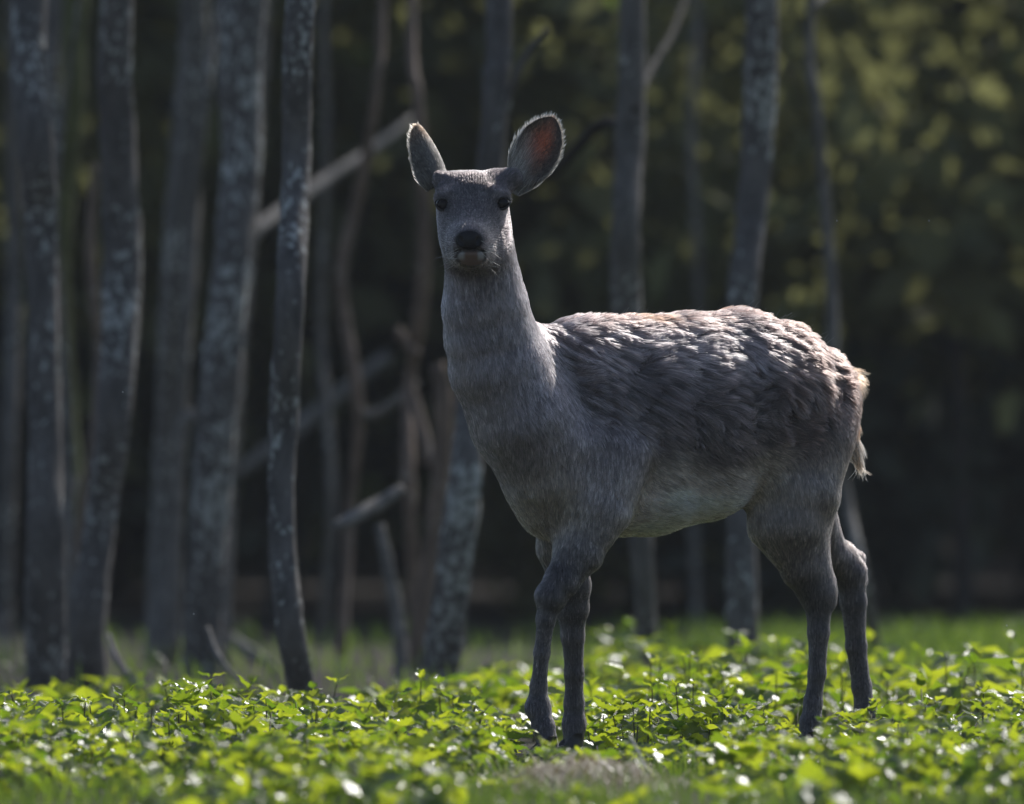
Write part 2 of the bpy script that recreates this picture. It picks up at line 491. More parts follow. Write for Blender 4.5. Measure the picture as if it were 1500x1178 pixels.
dead('pale twig slanting into the nettles at the foot of the leaning lichened trunk', [(158, 930, 7), (172, 968, 10), (196, 998, 9), (226, 1030, 6)], 35.2, M_DEAD, 'twig', 'twig', (0, -.1, -.2, -.3))
dead('blurred pale log lying on the ground left of the slender tree foot', [(322, 925, 18), (365, 955, 20), (410, 985, 18)], 40.0, M_DEAD, 'fallen_log', 'log', (0, -.2, -.4))
dead('thin dark sapling rising beside the deer hind feet far behind', [(1000, 925, 8), (1008, 950, 10), (1006, 985, 10)], 41.0, M_BARK_R)
dead('short pale stick leaning by the trunk behind the belly', [(1128, 968, 6), (1118, 1000, 9), (1108, 1030, 8)], 35.0, M_DEAD, 'stick', 'stick')

# ------------------------------------------------------------------ the dark wood behind
M_FAR_LEAF = leaf_mat('wood_foliage', (0.07, 0.075, 0.042), (0.135, 0.135, 0.08), (0.16, 0.165, 0.06), (0.28, 0.29, 0.115), 0.85, 0.5, 0.08)
M_FAR_DARK = leaf_mat('evergreen_foliage', (0.036, 0.042, 0.037), (0.075, 0.084, 0.070), (0.02, 0.04, 0.016), (0.06, 0.085, 0.03), 0.85, 0.35, 0.08)
M_BRIGHT = leaf_mat('sunlit_shrub_leaf', (0.03, 0.05, 0.01), (0.08, 0.10, 0.02), (0.06, 0.10, 0.012), (0.15, 0.20, 0.03), 0.7, 0.5, 0.1)
def wood_tree(x, y, h, r, cr, zlo, n, mat, label, group, g, size=0.10, bark=None, name='tree'):
    z0 = float(ground_z(x, y))
    root = empty(name, (x, y, z0))
    lean = g.normal(0, 0.03, 2)
    pth = np.array([[lean[0] * z + 0.05 * math.sin(z * 1.3 + x), lean[1] * z, z] for z in np.linspace(-0.3, h, 12)])
    v, t, q = tube(pth, np.linspace(r * 1.2, r * 0.15, 12), 9, 0.06, True, int(abs(x * 100)) % 9999)
    mb = MB(); mb.add(v, t, q); mb.build('trunk', bark or M_BARK_D, root)
    # leaf clumps through the crown
    nc = max(int(n / 60), 6)
    cz = g.uniform(zlo, h, nc)
    rr = cr * np.sqrt(np.clip(1 - ((cz - (zlo + h) / 2) / ((h - zlo) / 2 + 0.3)) ** 2, 0.08, 1))
    an = g.uniform(0, 6.28, nc); rad = rr * np.sqrt(g.random(nc))
    cc_ = np.stack([np.cos(an) * rad, np.sin(an) * rad, cz], -1)
    pos = np.repeat(cc_, n // nc, 0) + g.normal(0, 0.26 * cr * 0.55 + 0.05, (nc * (n // nc), 3))
    tint = np.repeat(g.random(nc), n // nc)
    v, t, ti = quads_leaves(pos, size, g)
    mb = MB(); mb.add(v, t, None, np.clip(0.65 * np.repeat(tint, 4) + 0.5 * ti - 0.1, 0, 1))
    for k in range(0, nc, 2):
        bpth = spline([[0, 0, max(cc_[k][2] - 0.8 * rad[k] - 0.2, 0.3)], cc_[k]], 4)
        v, t, q = tube(bpth, np.linspace(r * 0.22, r * 0.06, 4), 5)
    mb.build('crown', mat, root)
    tag(root, label, 'tree' if name == 'tree' else name, group)
    return root
gw = np.random.default_rng(21)
for yy_, nx, half, hh in ((19.5, 9, 4.4, 3.3), (24, 12, 5.4, 3.7), (31, 12, 7.5, 4.6), (38, 14, 10.0, 5.2), (46, 15, 12.0, 5.6)):
    for i in range(nx):
        x = -half + 2 * half * (i + 0.5) / nx + gw.normal(0, 0.25)
        y = yy_ + gw.normal(0, 1.3)
        dark = gw.random() < (0.12 if yy_ < 30 else 0.4)
        wood_tree(x, y, hh * gw.uniform(0.8, 1.2), gw.uniform(0.035, 0.085), gw.uniform(1.1, 1.7), gw.uniform(0.5, 1.0) if dark else gw.uniform(0.9, 1.4), 2300 if yy_ < 26 else 2600, M_FAR_DARK if dark else M_FAR_LEAF,
                  'dark evergreen out of focus in the shaded wood behind the deer' if dark else 'leafy olive-green tree out of focus in the shaded wood behind the deer',
                  'blurred evergreens of the wood behind' if dark else 'blurred leafy trees of the wood behind', gw, 0.11)
# undergrowth in front of the trunks and on the bank
def shrub(x, y, h, r, n, mat, label, group, g, size=0.06, bare=2):
    z0 = float(ground_z(x, y))
    root = empty('shrub', (x, y, z0))
    mb = MB()
    tips = []
    for k in range(9):
        an = g.uniform(0, 6.28); rr = r * g.uniform(0.2, 1.0)
        p1 = np.array([math.cos(an) * rr, math.sin(an) * rr, h * g.uniform(0.55, 1.0)])
        pth = spline([[0, 0, -0.05], p1 * np.array([0.35, 0.35, 0.55]), p1], 6)
        v, t, q = tube(pth, np.linspace(0.012, 0.003, 6), 5)
        mb.add(v, t, q); tips += list(pth[bare:])
    mb.build('stem', M_BARK_D, root)
    tips = np.array(tips)
    pos = tips[g.integers(0, len(tips), n)] + g.normal(0, 0.16 * r + 0.05, (n, 3))
    pos[:, 2] = np.abs(pos[:, 2])
    v, t, ti = quads_leaves(pos, size, g)
    mb = MB(); mb.add(v, t, None, ti); mb.build('foliage', mat, root)
    tag(root, label, 'shrub', group)
for i in range(54):
    y = gw.uniform(17.5, 40)
    x = gw.uniform(-1, 1) * (1.9 + 0.06 * (y + 4))
    dk = gw.random() < 0.75
    shrub(x, y, gw.uniform(1.0, 2.6), gw.uniform(0.5, 1.0), 900, M_FAR_DARK if dk else M_FAR_LEAF, 'dark shapeless shrub in the undergrowth of the wood behind the deer' if dk else 'dull green shrub in the undergrowth of the wood behind the deer',
          'dark shrubs under the far trees' if dk else 'dull green shrubs under the far trees', gw, 0.085)
for px, py, d, lb in ((1022, 405, 54, 'bright green bush glowing out of focus above the deer back'),):
    c = at(px, py, d - DIST)
    z0 = float(ground_z(c[0], c[1]))
    shrub(c[0], c[1], max(c[2] - z0, 0.12) + 0.12, 0.16, 160, M_BRIGHT, lb, None, gw, 0.05, 5)
# the wood goes on as one mass up the bank
n_f = 26000
fp = np.column_stack([gw.uniform(-26, 26, n_f), gw.uniform(50, 66, n_f), np.zeros(n_f)])
cl = fp[gw.integers(0, 420, n_f)]
fp = cl + gw.normal(0, 1, (n_f, 3)) * np.array([1.1, 1.1, 0])
fp[:, 2] = ground_z(fp[:, 0], fp[:, 1]) + 6.5 * gw.random(n_f) ** 1.2
v, t, ti = quads_leaves(fp, 0.30, gw)
mb = MB(); mb.add(v, t, None, ti)
tag(mb.build('far_wood', M_FAR_DARK), 'dark far wood closing off the view behind everything', 'wood', kind='stuff')

# ------------------------------------------------------------------ the thin spring air of the wood
hz = [(-45, -34, -1.0), (45, -34, -1.0), (45, 72, -1.0), (-45, 72, -1.0), (-45, -34, 16.0), (45, -34, 16.0), (45, 72, 16.0), (-45, 72, 16.0)]
hq = [(0, 3, 2, 1), (4, 5, 6, 7), (0, 1, 5, 4), (1, 2, 6, 5), (2, 3, 7, 6), (3, 0, 4, 7)]
m_haze = bpy.data.materials.new('haze')
m_haze.use_nodes = True
nt = m_haze.node_tree
nt.nodes.remove(nt.nodes['Principled BSDF'])
pv = nt.nodes.new('ShaderNodeVolumePrincipled')
pv.inputs['Color'].default_value = (0.90, 0.94, 1.0, 1)
pv.inputs['Density'].default_value = 0.00040
nt.links.new(pv.outputs[0], nt.nodes['Material Output'].inputs['Volume'])
tag(link('haze', mesh_np('haze', hz, [hq], False), m_haze), 'thin pale air between the camera and the wood', kind='stuff')
# ------------------------------------------------------------------ nettles, grass, straw
def leaf_template(teeth, serr=True):
    """unit nettle leaf along +X: folded along its midrib, drooping, toothed"""
    t = np.linspace(0, 1, teeth + 1)
    hw = lambda x: 0.36 * np.sin(np.pi * np.clip(x, 0, 1) ** 0.62) ** 0.85 * (1 - 0.25 * x)
    def pt(x, y):
        return [x * (1 - 0.06 * x), y, 0.38 * abs(y) - 0.30 * x * x + 0.06 * math.sin(9 * x)]
    V, T, Q = [], [], []
    mid = []
    for x in t:
        mid.append(len(V)); V.append(pt(x, 0))
    for sgn in (1, -1):
        notch = []
        for i, x in enumerate(t):
            if i in (0, teeth):
                notch.append(mid[i]); continue
            notch.append(len(V)); V.append(pt(x, sgn * hw(x) * (0.80 if serr else 1.0)))
        for i in range(teeth):
            a, b, c, d = mid[i], mid[i + 1], notch[i + 1], notch[i]
            quad = [k for k in ((a, b, c, d) if sgn > 0 else (d, c, b, a))]
            u = list(dict.fromkeys(quad))
            (Q if len(u) == 4 else T).append(u)
            if serr:
                xm = t[i] + (t[i + 1] - t[i]) * 0.75
                tip = len(V); V.append(pt(min(xm + 0.03, 0.99), sgn * (hw(xm) * 1.06 + 0.008)))
                tr = (c, tip, d) if sgn < 0 else (d, tip, c)
                if len(set(tr)) == 3: T.append(list(tr)[::-1] if sgn > 0 else list(tr)[::-1])
    T = [x for x in T if len(x) == 3]
    Qt = [[q[0], q[1], q[2]] for q in Q] + [[q[0], q[2], q[3]] for q in Q]
    return np.array(V, float), np.array(T + Qt)

LEAF_HI = leaf_template(8)
LEAF_LO = leaf_template(3, False)
M_NETTLE = leaf_mat('nettle_leaf', (0.045, 0.085, 0.014), (0.085, 0.135, 0.022), (0.17, 0.30, 0.012), (0.58, 0.66, 0.03), 0.29, 0.50, 0.7, veins=True)
M_NETTLE_OBJ = leaf_mat('nettle_leaf_single', (0.045, 0.085, 0.014), (0.085, 0.135, 0.022), (0.17, 0.30, 0.012), (0.58, 0.66, 0.03), 0.29, 0.50, 0.7, veins=True, attr=None)
M_STEM = noise_mat('nettle_stem', (0.06, 0.075, 0.025), (0.10, 0.08, 0.04), 20, 0.6)

def nettle_frames(n_pairs, h, s, yaw, g):
    """leaf frames of one plant: origin, direction, normal, size"""
    out = []
    for k in range(n_pairs):
        f = (k + 1) / n_pairs
        z = h * (0.28 + 0.72 * f)
        el = R(-20 + 66 * f ** 2.0) + g.normal(0, 0.24)
        sz = s * (0.75 + 0.45 * math.sin(math.pi * (0.12 + 0.80 * f))) * (1.0 if f < 0.95 else 0.62) * g.uniform(0.85, 1.15)
        for side in (0, 1):
            a = yaw + k * math.pi / 2 + side * math.pi + g.normal(0, 0.22)
            e = el + g.normal(0, 0.12)
            d = np.array([math.cos(a) * math.cos(e), math.sin(a) * math.cos(e), math.sin(e)])
            nrm = np.array([-math.cos(a) * math.sin(e), -math.sin(a) * math.sin(e), math.cos(e)]) + g.normal(0, 0.22, 3)
            nrm -= d * np.dot(d, nrm); nrm /= np.linalg.norm(nrm)
            out.append((np.array([0, 0, z]) + d * 0.14 * sz, d, nrm, sz))
    return out

def clear_of(x, y):
    """how tall nettles may grow here: low round the straw and the deer's fore feet, gone in the meadow"""
    h = 1.0
    h *= 1 - 1.0 * math.exp(-((x - 0.13) / 0.28) ** 2 - ((y + 3.3) / 1.0) ** 2)
    h *= 1 - 0.95 * math.exp(-((x - 0.105) / 0.15) ** 4 - ((y + 0.85) / 0.98) ** 6)
    h *= 1 - 0.55 * math.exp(-((x - 0.70) / 0.13) ** 4 - ((y + 0.40) / 0.65) ** 4)
    return h

gp = np.random.default_rng(33)
def scatter(x0, x1, y0, y1, per_m2):
    n = int((x1 - x0) * (y1 - y0) * per_m2)
    return np.column_stack([gp.uniform(x0, x1, n), gp.uniform(y0, y1, n)])

# the patch is one uncountable ground cover ...
def nettle_bed(name, pts, tmpl, hmul, label, smul=1.0):
    V0, T0 = tmpl
    O, Dd, Nn, Sz, st = [], [], [], [], MB()
    for x, y in pts:
        patch = 0.5 + 0.5 * math.sin(4.1 * x + 2.3 * y + 1.6 * math.sin(2.3 * x - 3.2 * y))
        hf = clear_of(x, y)
        if abs(x + 0.50 - 0.02 * (3.6 - y)) < 0.13 and 1.6 < y < 3.9 and gp.random() < 0.85: continue
        if abs(x - 0.285) < 0.10 and -4.3 < y < -2.4 and gp.random() < 0.8: continue
        if gp.random() > hf * 1.15 - 0.1 or gp.random() < 0.10 + 0.80 * (1 - patch) + 0.3 * (y < -2.9): continue
        h = gp.uniform(0.03, 0.115) * hmul * (1.0 if y < 1.5 else 0.42 + 0.85 * sst_(-0.3, 0.4, x)) * (0.25 + 0.75 * hf) * (0.6 + 0.7 * patch)
        s = gp.uniform(0.040, 0.092) * smul * (0.55 + 0.45 * hf)
        b = np.array([x, y, 0.0])
        tilt = np.append(gp.normal(0, 0.12, 2), 0)
        for o, d, nrm, sz in nettle_frames(gp.integers(2, 5), h, s, gp.uniform(0, 6.28), gp):
            O.append(b + o + tilt * o[2]); Dd.append(d); Nn.append(nrm); Sz.append(sz)
        p1 = b + np.array([tilt[0] * h, tilt[1] * h, h])
        v, t, q = tube(np.array([b, p1]), [0.0022, 0.0014], 4, cap=False)
        st.add(v, None, q, 0.3)
    O, Dd, Nn, Sz = map(np.array, (O, Dd, Nn, Sz))
    B = np.cross(Nn, Dd)
    M = np.stack([Dd, B, Nn], -1) * Sz[:, None, None]
    # every leaf a little different in width and curl
    wv = gp.uniform(0.75, 1.2, len(O))
    V = np.einsum('nij,kj->nki', M, V0) + O[:, None] + (B * (Sz * (wv - 1))[:, None])[:, None] * V0[None, :, 1:2]
    T = T0[None] + (np.arange(len(O)) * len(V0))[:, None, None]
    me = mesh_np(name, V.reshape(-1, 3), [T.reshape(-1, 3)], smooth=False)
    attr_float(me, 'tint', np.repeat(gp.random(len(O)), len(V0)))
    o = link(name, me, M_NETTLE)
    tag(o, label, 'nettles', kind='stuff')
    so = st.build('stem', M_STEM, o)
    so['kind'] = 'stuff'
    return len(T.reshape(-1, 3))

nt1 = nettle_bed('nettle_bed', scatter(-1.75, 1.75, -4.9, 1.6, 74), LEAF_HI, 1.0, 'young stinging nettles covering the ground in front of and around the deer')
far_pts = scatter(-2.4, 2.4, 1.6, 6.8, 72)
far_pts = np.array([p for p in far_pts if not (p[0] > 0.9 + 0.1 * math.sin(3 * p[1]) and p[1] > 4.9) and not (p[1] > 4.3 + 2.4 * sst_(-0.7, 0.5, p[0]) + 0.5 * math.sin(5 * p[0]))])
nt2 = nettle_bed('nettle_bed', far_pts, LEAF_LO, 1.0, 'blurred sunlit nettles growing behind the deer up to the feet of the trees', 1.15)

# ... and the plants that can be told apart in the sharp zone are plants of their own
leaf_me = []
for k in range(3):
    V, T = leaf_template(9)
    V = V * np.array([1, (0.85, 1.0, 1.15)[k], (0.8, 1.0, 1.5)[k]])
    me = mesh_np('leaf', V, [T], smooth=False)
    me.materials.append(M_NETTLE_OBJ)
    leaf_me.append(me)
v, t, q = tube(np.array([[0, 0, -0.01], [0, 0, 0.5], [0, 0, 1.0]]), [0.0024, 0.0020, 0.0014], 6)
stem_me = mesh_np('stem', v, [t, q]); stem_me.materials.append(M_STEM)
def nettle_plant(x, y, h, s, pairs, label, group='young nettle plants in the sharp strip of ground round the deer'):
    root = empty('nettle_plant', (x, y, 0))
    root.rotation_euler = (gp.normal(0, 0.10), gp.normal(0, 0.10), 0)
    tag(root, label, 'nettle', group)
    o = link('stem', stem_me, None, root); o.scale = (1, 1, h)
    for o_, d, nrm, sz in nettle_frames(pairs, h, s, gp.uniform(0, 6.28), gp):
        lf = link('leaf', leaf_me[gp.integers(0, 3)], None, root)
        b = np.cross(nrm, d)
        M = Matrix(((d[0], b[0], nrm[0], o_[0]), (d[1], b[1], nrm[1], o_[1]), (d[2], b[2], nrm[2], o_[2]), (0, 0, 0, 1)))
        lf.matrix_local = M @ Matrix.Scale(sz, 4)
    return root
def ground_at(px, py):
    d = 589.0 * 0 + PPM * DIST * EYE / (py - 589)
    return foot(px, d - DIST)
special = [(1352, 1085, 0.125, 0.072, 4, 'tallest nettle with big toothed leaves standing right of the deer far hind leg'),
           (1268, 1098, 0.085, 0.066, 3, 'low nettle with broad leaves close to the right of the deer near hind hoof'),
           (1452, 1118, 0.115, 0.066, 4, 'bright yellow-green nettle clump near the right edge of the picture'),
           (1215, 1118, 0.070, 0.062, 3, 'nettle with a bright leaf just in front of the deer near hind hoof'),
           (1130, 1112, 0.075, 0.062, 3, 'shaded nettle left of the deer near hind hoof'),
           (530, 1142, 0.085, 0.058, 4, 'dark upright nettle with a toothed leaf, in the grass at the bottom left of centre'),
           (610, 1138, 0.075, 0.060, 3, 'nettle with one pale toothed leaf beside the dark upright nettle'),
           (45, 1162, 0.075, 0.055, 4, 'small sharp nettle at the bottom left corner'),
           (368, 1162, 0.060, 0.050, 4, 'small spiky bright nettle top in the grass at the bottom, left of centre'),
           (965, 1098, 0.075, 0.060, 3, 'nettle beside the white stalk right of the fore legs'),
           (700, 1092, 0.085, 0.062, 4, 'leafy nettle a step left of the deer fore hooves')]
for px, py, h, s, pr, lb in special:
    g_ = ground_at(px, py)
    nettle_plant(g_[0], g_[1], h, s, pr, lb, None)
made = 0
while made < 95:
    x, y = gp.uniform(-1.2, 1.2), gp.uniform(-2.3, 0.9)
    hf = clear_of(x, y)
    if hf < 0.55: continue
    if 0.60 < x < 0.75 and -0.6 < y < 0.1: continue
    made += 1
    side = 'left of' if x < 0.0 else ('right of' if x > 0.8 else 'beside')
    nettle_plant(x, y, gp.uniform(0.05, 0.11) * hf, gp.uniform(0.052, 0.085), int(gp.integers(3, 5)), 'young green nettle plant on the sunny ground %s the deer' % side)

# grass
M_GRASS = leaf_mat('grass_blade', (0.04, 0.075, 0.016), (0.08, 0.11, 0.03), (0.10, 0.20, 0.015), (0.26, 0.36, 0.04), 0.4, 0.45, 0.5)
M_STRAW = leaf_mat('straw', (0.24, 0.18, 0.11), (0.55, 0.47, 0.35), (0.12, 0.09, 0.05), (0.25, 0.2, 0.12), 0.35, 0.25, 0.6)
def blades(name, pos, h, w, mat, label, cat, lean=0.35, flat=False, seed=1):
    g = np.random.default_rng(seed)
    n = len(pos)
    a = g.uniform(0, 6.28, n)
    ln = h * g.uniform(0.5, 1.3, n)
    ld = g.normal(0, lean, (n, 2))
    side = np.stack([np.cos(a), np.sin(a), np.zeros(n)], -1)
    ts = np.array([0, 0.4, 0.75, 1.0])
    V = []
    for k, t in enumerate(ts):
        zz = ln * (t if not flat else 0.25 * np.sin(t * np.pi) + 0.1 * t * g.random(n))
        hor = ln * (t ** 2 if not flat else t)
        ddx = ld if not flat else np.stack([np.cos(a + 1.57), np.sin(a + 1.57)], -1)
        c = pos + np.stack([ddx[:, 0] * hor, ddx[:, 1] * hor, zz], -1)
        wd = w * (1, 0.9, 0.6, 0.0)[k]
        if k < 3:
            V += [c - side * wd if not flat else c - side * wd, c + side * wd]
        else:
            V.append(c)
    V = np.stack(V, 1)
    f = np.array([[0, 1, 3], [0, 3, 2], [2, 3, 5], [2, 5, 4], [4, 5, 6]])
    T = f[None] + (np.arange(n) * 7)[:, None, None]
    me = mesh_np(name, V.reshape(-1, 3), [T.reshape(-1, 3)])
    attr_float(me, 'tint', np.repeat(g.random(n), 7))
    return tag(link(name, me, mat), label, cat, kind='stuff')
p2 = scatter(-1.5, 1.5, -4.9, -0.9, 700)
p2 = np.array([q_ for q_ in p2 if gp.random() < (clear_of(q_[0], q_[1]) if q_[1] > -1.9 else 1.0)])
p2 = np.column_stack([p2, np.zeros(len(p2))])
blades('grass', p2, 0.055, 0.0016, M_GRASS, 'short green grass growing through the nettles along the bottom of the picture', 'grass', 0.35, False, 3)
p3 = scatter(-3.2, 3.4, 5.2, 14.5, 420)
p3 = p3[gp.random(len(p3)) < 0.07 + 0.93 * sst_(0.1, 0.9, p3[:, 0])]
p3 = np.column_stack([p3, ground_z(p3[:, 0], p3[:, 1])])
blades('meadow_grass', p3, 0.085, 0.004, M_GRASS, 'blurred green grass of the glade behind the nettles, up to the dark wood', 'grass', 0.4, False, 4)

# the heap of bleached straw in front of the fore hooves
gs = np.random.default_rng(9)
ns = 1000
r_ = np.sqrt(gs.random(ns)); a_ = gs.uniform(0, 6.28, ns)
hp = np.stack([0.150 + 0.16 * r_ * np.cos(a_), -3.05 + 0.60 * r_ * np.sin(a_), 0.06 * (1 - r_ ** 2) * gs.random(ns)], -1)
blades('dry_grass_heap', hp, 0.085, 0.0026, M_STRAW, 'blurred heap of bleached dry grass in front of the deer fore hooves', 'dry grass', 0.5, True, 5)
ns = 900
hp = np.stack([gs.uniform(-1.3, 1.3, ns), gs.uniform(-3.6, -0.2, ns), 0.012 * gs.random(ns)], -1)
hp = hp[gs.random(ns) < 0.25 + 0.75 * np.exp(-((hp[:, 0] - 0.1) / 0.45) ** 2)]
blades('dead_grass_litter', hp, 0.075, 0.0020, M_STRAW, 'scattered pale dead grass stems lying among the nettles', 'dry grass', 0.5, True, 6)

# single sticks and stalks that show in the sharp zone
def stalk(name, label, cat, pts, r, mat, n=14):
    ar = spline(np.array(pts), n)
    v, t, q = tube(ar, np.linspace(r, r * 0.6, n), 7, 0.08)
    mb = MB(); mb.add(v, t, q)
    return tag(mb.build(name, mat), label, cat)
M_PALE = noise_mat('bleached_stalk', (0.40, 0.36, 0.30), (0.62, 0.58, 0.50), 30, 0.5, 0.4)
M_TWIG = noise_mat('bare_twig', (0.10, 0.08, 0.06), (0.26, 0.22, 0.18), 40, 0.6, 0.4, 0.002)
yb = ground_at(956, 1150)[1]
stalk('pale_stalk', 'white bleached stalk leaning in the nettles right of the deer fore hooves', 'stalk', [at(955, 1146, yb), at(940, 1112, yb + .01), at(922, 1078, yb + .03)], 0.0044, M_PALE)
yb = ground_at(1345, 1136)[1]
tw = [at(1228, 1058, yb - .05), at(1262, 1072, yb), at(1310, 1078, yb), at(1335, 1092, yb), at(1352, 1104, yb)]
stalk('bare_twig', 'thin bare twig arching low across the nettles right of the deer hind hooves', 'twig', tw, 0.0024, M_TWIG)
stalk('bare_twig', 'short bare twig slanting down among the big nettle leaves right of the hind legs', 'twig', [at(1320, 1030, yb + .1), at(1345, 1050, yb + .05), at(1372, 1062, yb), at(1394, 1082, yb)], 0.0026, M_TWIG)
yb = ground_at(100, 1168)[1]
stalk('dry_stalk', 'thin dark dry stalk rising from the nettles in the bottom left corner', 'stalk', [at(116, 1160, yb), at(98, 1110, yb), at(80, 1052, yb + .02)], 0.0022, M_TWIG)
stalk('dry_stalk', 'dry stalk bent to the right beside the thin dark stalk, bottom left corner', 'stalk', [at(106, 1160, yb + .02), at(100, 1118, yb), at(130, 1130, yb), at(164, 1142, yb - .02)], 0.0018, M_STRAW)
yb = ground_at(238, 1172)[1]
stalk('dry_stalk', 'dark upright dead stalk in the nettles at the bottom, left of the picture centre', 'stalk', [at(236, 1176, yb), at(238, 1145, yb), at(240, 1118, yb)], 0.0028, M_TWIG)
yb = ground_at(735, 1150)[1]
stalk('pale_stalk', 'broad bleached grass blade lying upright left of the straw heap', 'stalk', [at(733, 1160, yb), at(724, 1138, yb), at(712, 1112, yb + .02)], 0.0050, M_STRAW)

# midges hanging in the air
m_ins = noise_mat('midge_body', (0.25, 0.24, 0.22), (0.45, 0.44, 0.42), 300, 0.5)
m_wing, nt, bs = new_mat('midge_wing')
bs.inputs['Base Color'].default_value = (0.8, 0.8, 0.8, 1); bs.inputs['Alpha'].default_value = 0.7
for px, py, y, lb in ((1226, 324, -0.2, 'tiny pale midge in the air right of the thin pale stem, above the deer rump'), (1361, 324, 0.1, 'tiny pale midge in the air at the right, farthest from the deer head'),
                      (284, 900, 0.3, 'tiny pale midge above the nettles at the foot of the wide trunk'), (1475, 917, 0.1, 'tiny midge in the air at the right edge above the grass'),
                      (180, 575, -0.1, 'tiny pale midge in front of the leaning lichened trunk')):
    root = empty('midge', at(px, py, y))
    v, t, q = tube(np.array([[-.0022, 0, 0], [-.001, 0, 0], [.0012, 0, .0003], [.0024, 0, 0]]), [.0003, .0009, .0008, .0003], 7)
    mb = MB(); mb.add(v, t, q); mb.build('body', m_ins, root)
    for sg in (1, -1):
        mb = MB(); mb.add([(0, 0, .0006), (.001, sg * .0012, .0022), (-.001, sg * .003, .003), (-.0018, sg * .0016, .0016)], [(0, 1, 2), (0, 2, 3)]); mb.build('wing', m_wing, root)
    tag(root, lb, 'midge', 'midges in the air')
# ------------------------------------------------------------------ the deer
YAW = R(30)
FWD = np.array([-math.cos(YAW), -math.sin(YAW), 0.0])      # towards its head
FAR = np.array([-math.sin(YAW), math.cos(YAW), 0.0])       # towards its far side
UP = np.array([0.0, 0.0, 1.0])
XV = np.array([1.0, 0.0, 0.0])
PX = 1.0 / PPM

class Stroke:
    """tapered elliptic sweep; nodes (px, py, depth, r along hint, r across)"""
    def __init__(s, nodes, hint, k, flow, name, cap=1.0):
        s.c = np.array([at(n[0], n[1], n[2]) for n in nodes])
        s.ra = np.array([n[3] for n in nodes]) * PX
        s.rb = np.array([n[4] for n in nodes]) * PX
        s.hint, s.k, s.flow, s.name, s.cap = np.asarray(hint, float), k, flow, name, cap
        s.rmax = max(s.ra.max(), s.rb.max())
    def d(s, P):
        out = None
        n = len(s.c)
        for i in range(n - 1):
            a, b = s.c[i], s.c[i + 1]
            ax = b - a
            ln = np.linalg.norm(ax)
            ax = ax / ln
            u = s.hint - ax * np.dot(s.hint, ax)
            u /= np.linalg.norm(u)
            w = np.cross(ax, u)
            q = P - a
            h = q @ ax
            t = np.clip(h / ln, 0, 1)
            ts = t * t * (3 - 2 * t) if n > 2 else t
            ts = 0.5 * (t + ts)
            ra = s.ra[i] * (1 - ts) + s.ra[i + 1] * ts
            rb = s.rb[i] * (1 - ts) + s.rb[i + 1] * ts
            ex = h - t * ln
            rc = np.minimum(ra, rb) * s.cap
            du, dw = q @ u, q @ w
            k0 = np.sqrt((du / ra) ** 2 + (dw / rb) ** 2 + (ex / rc) ** 2)
            k1 = np.sqrt((du / ra ** 2) ** 2 + (dw / rb ** 2) ** 2 + (ex / rc ** 2) ** 2) + 1e-9
            dd = k0 * (k0 - 1) / k1
            dd = np.where(k0 < 0.05, -np.minimum(ra, rb), dd)
            out = dd if out is None else smin(out, dd, 0.012)
        return out

def smin(a, b, k):
    h = np.maximum(k - np.abs(a - b), 0) / k
    return np.minimum(a, b) - h * h * k * 0.25

def ydep(px):
    return (px - 1000) * 0.0009

BACKDOWN = -FWD * 0.86 + np.array([0, 0, -0.45])
DOWN = np.array([0.0, 0.0, -1.0])
S = []
def st(nodes, hint, k, flow, name, cap=1.0):
    S.append(Stroke(nodes, hint, k, np.asarray(flow, float), name, cap))
# trunk
st([(800, 628, ydep(800), 120, 78), (850, 630, ydep(850), 150, 100), (930, 626, ydep(930), 150, 114),
    (1010, 614, ydep(1010), 144, 120), (1080, 598, ydep(1080), 132, 114), (1140, 598, ydep(1140), 118, 100),
    (1182, 602, ydep(1182), 94, 82)], UP, 0.05, BACKDOWN, 'trunk', 0.75)
# spine ridge and withers
st([(805, 528, ydep(800), 44, 42), (870, 528, ydep(870), 50, 48), (1000, 526, ydep(1000), 50, 48), (1080, 518, ydep(1080), 50, 50),
    (1135, 537, ydep(1135), 46, 46)], UP, 0.06, BACKDOWN, 'trunk')
# hips
st([(1135, 590, ydep(1135) - 0.07, 92, 58), (1182, 606, ydep(1182) - 0.04, 80, 56)], UP, 0.06, BACKDOWN, 'trunk')
# neck and breast
st([(704, 385, -0.36, 50, 58), (710, 450, -0.335, 59, 62), (717, 490, -0.318, 62, 68), (730, 535, -0.30, 68, 78), (766, 610, -0.27, 76, 90),
    (799, 690, -0.235, 60, 80), (808, 742, -0.20, 42, 56)], XV, 0.05, DOWN + 0.15 * XV, 'neck')
st([(718, 400, -0.30, 26, 40), (732, 470, -0.25, 32, 50), (774, 550, -0.20, 42, 52)], XV, 0.06, DOWN + 0.5 * XV, 'neck')
st([(800, 655, -0.28, 70, 50), (812, 735, -0.25, 52, 42)], XV, 0.05, DOWN, 'neck')
# brisket line
st([(850, 740, -0.19, 36, 55), (960, 738, -0.06, 30, 68), (1040, 716, 0.02, 26, 70)], UP, 0.06, -FWD + 0.3 * DOWN, 'belly')
# head
HB = np.array([0, 0.93, 0.36])
st([(692, 296, -0.33, 48, 44), (691, 295, -0.375, 47, 42), (691, 302, -0.392, 45, 40), (690, 314, -0.412, 40, 36), (690, 325, -0.432, 35, 33), (689, 337, -0.458, 31, 28),
    (688, 346, -0.49, 28, 23.5), (688, 350, -0.515, 25, 22), (687, 353, -0.532, 21, 19)], XV, 0.03, HB, 'head')
st([(695, 336, -0.36, 51, 46), (694, 346, -0.40, 47, 42), (692, 357, -0.43, 41, 34), (690, 369, -0.47, 32, 23), (689, 377, -0.507, 23, 15)], XV, 0.04, HB, 'head')
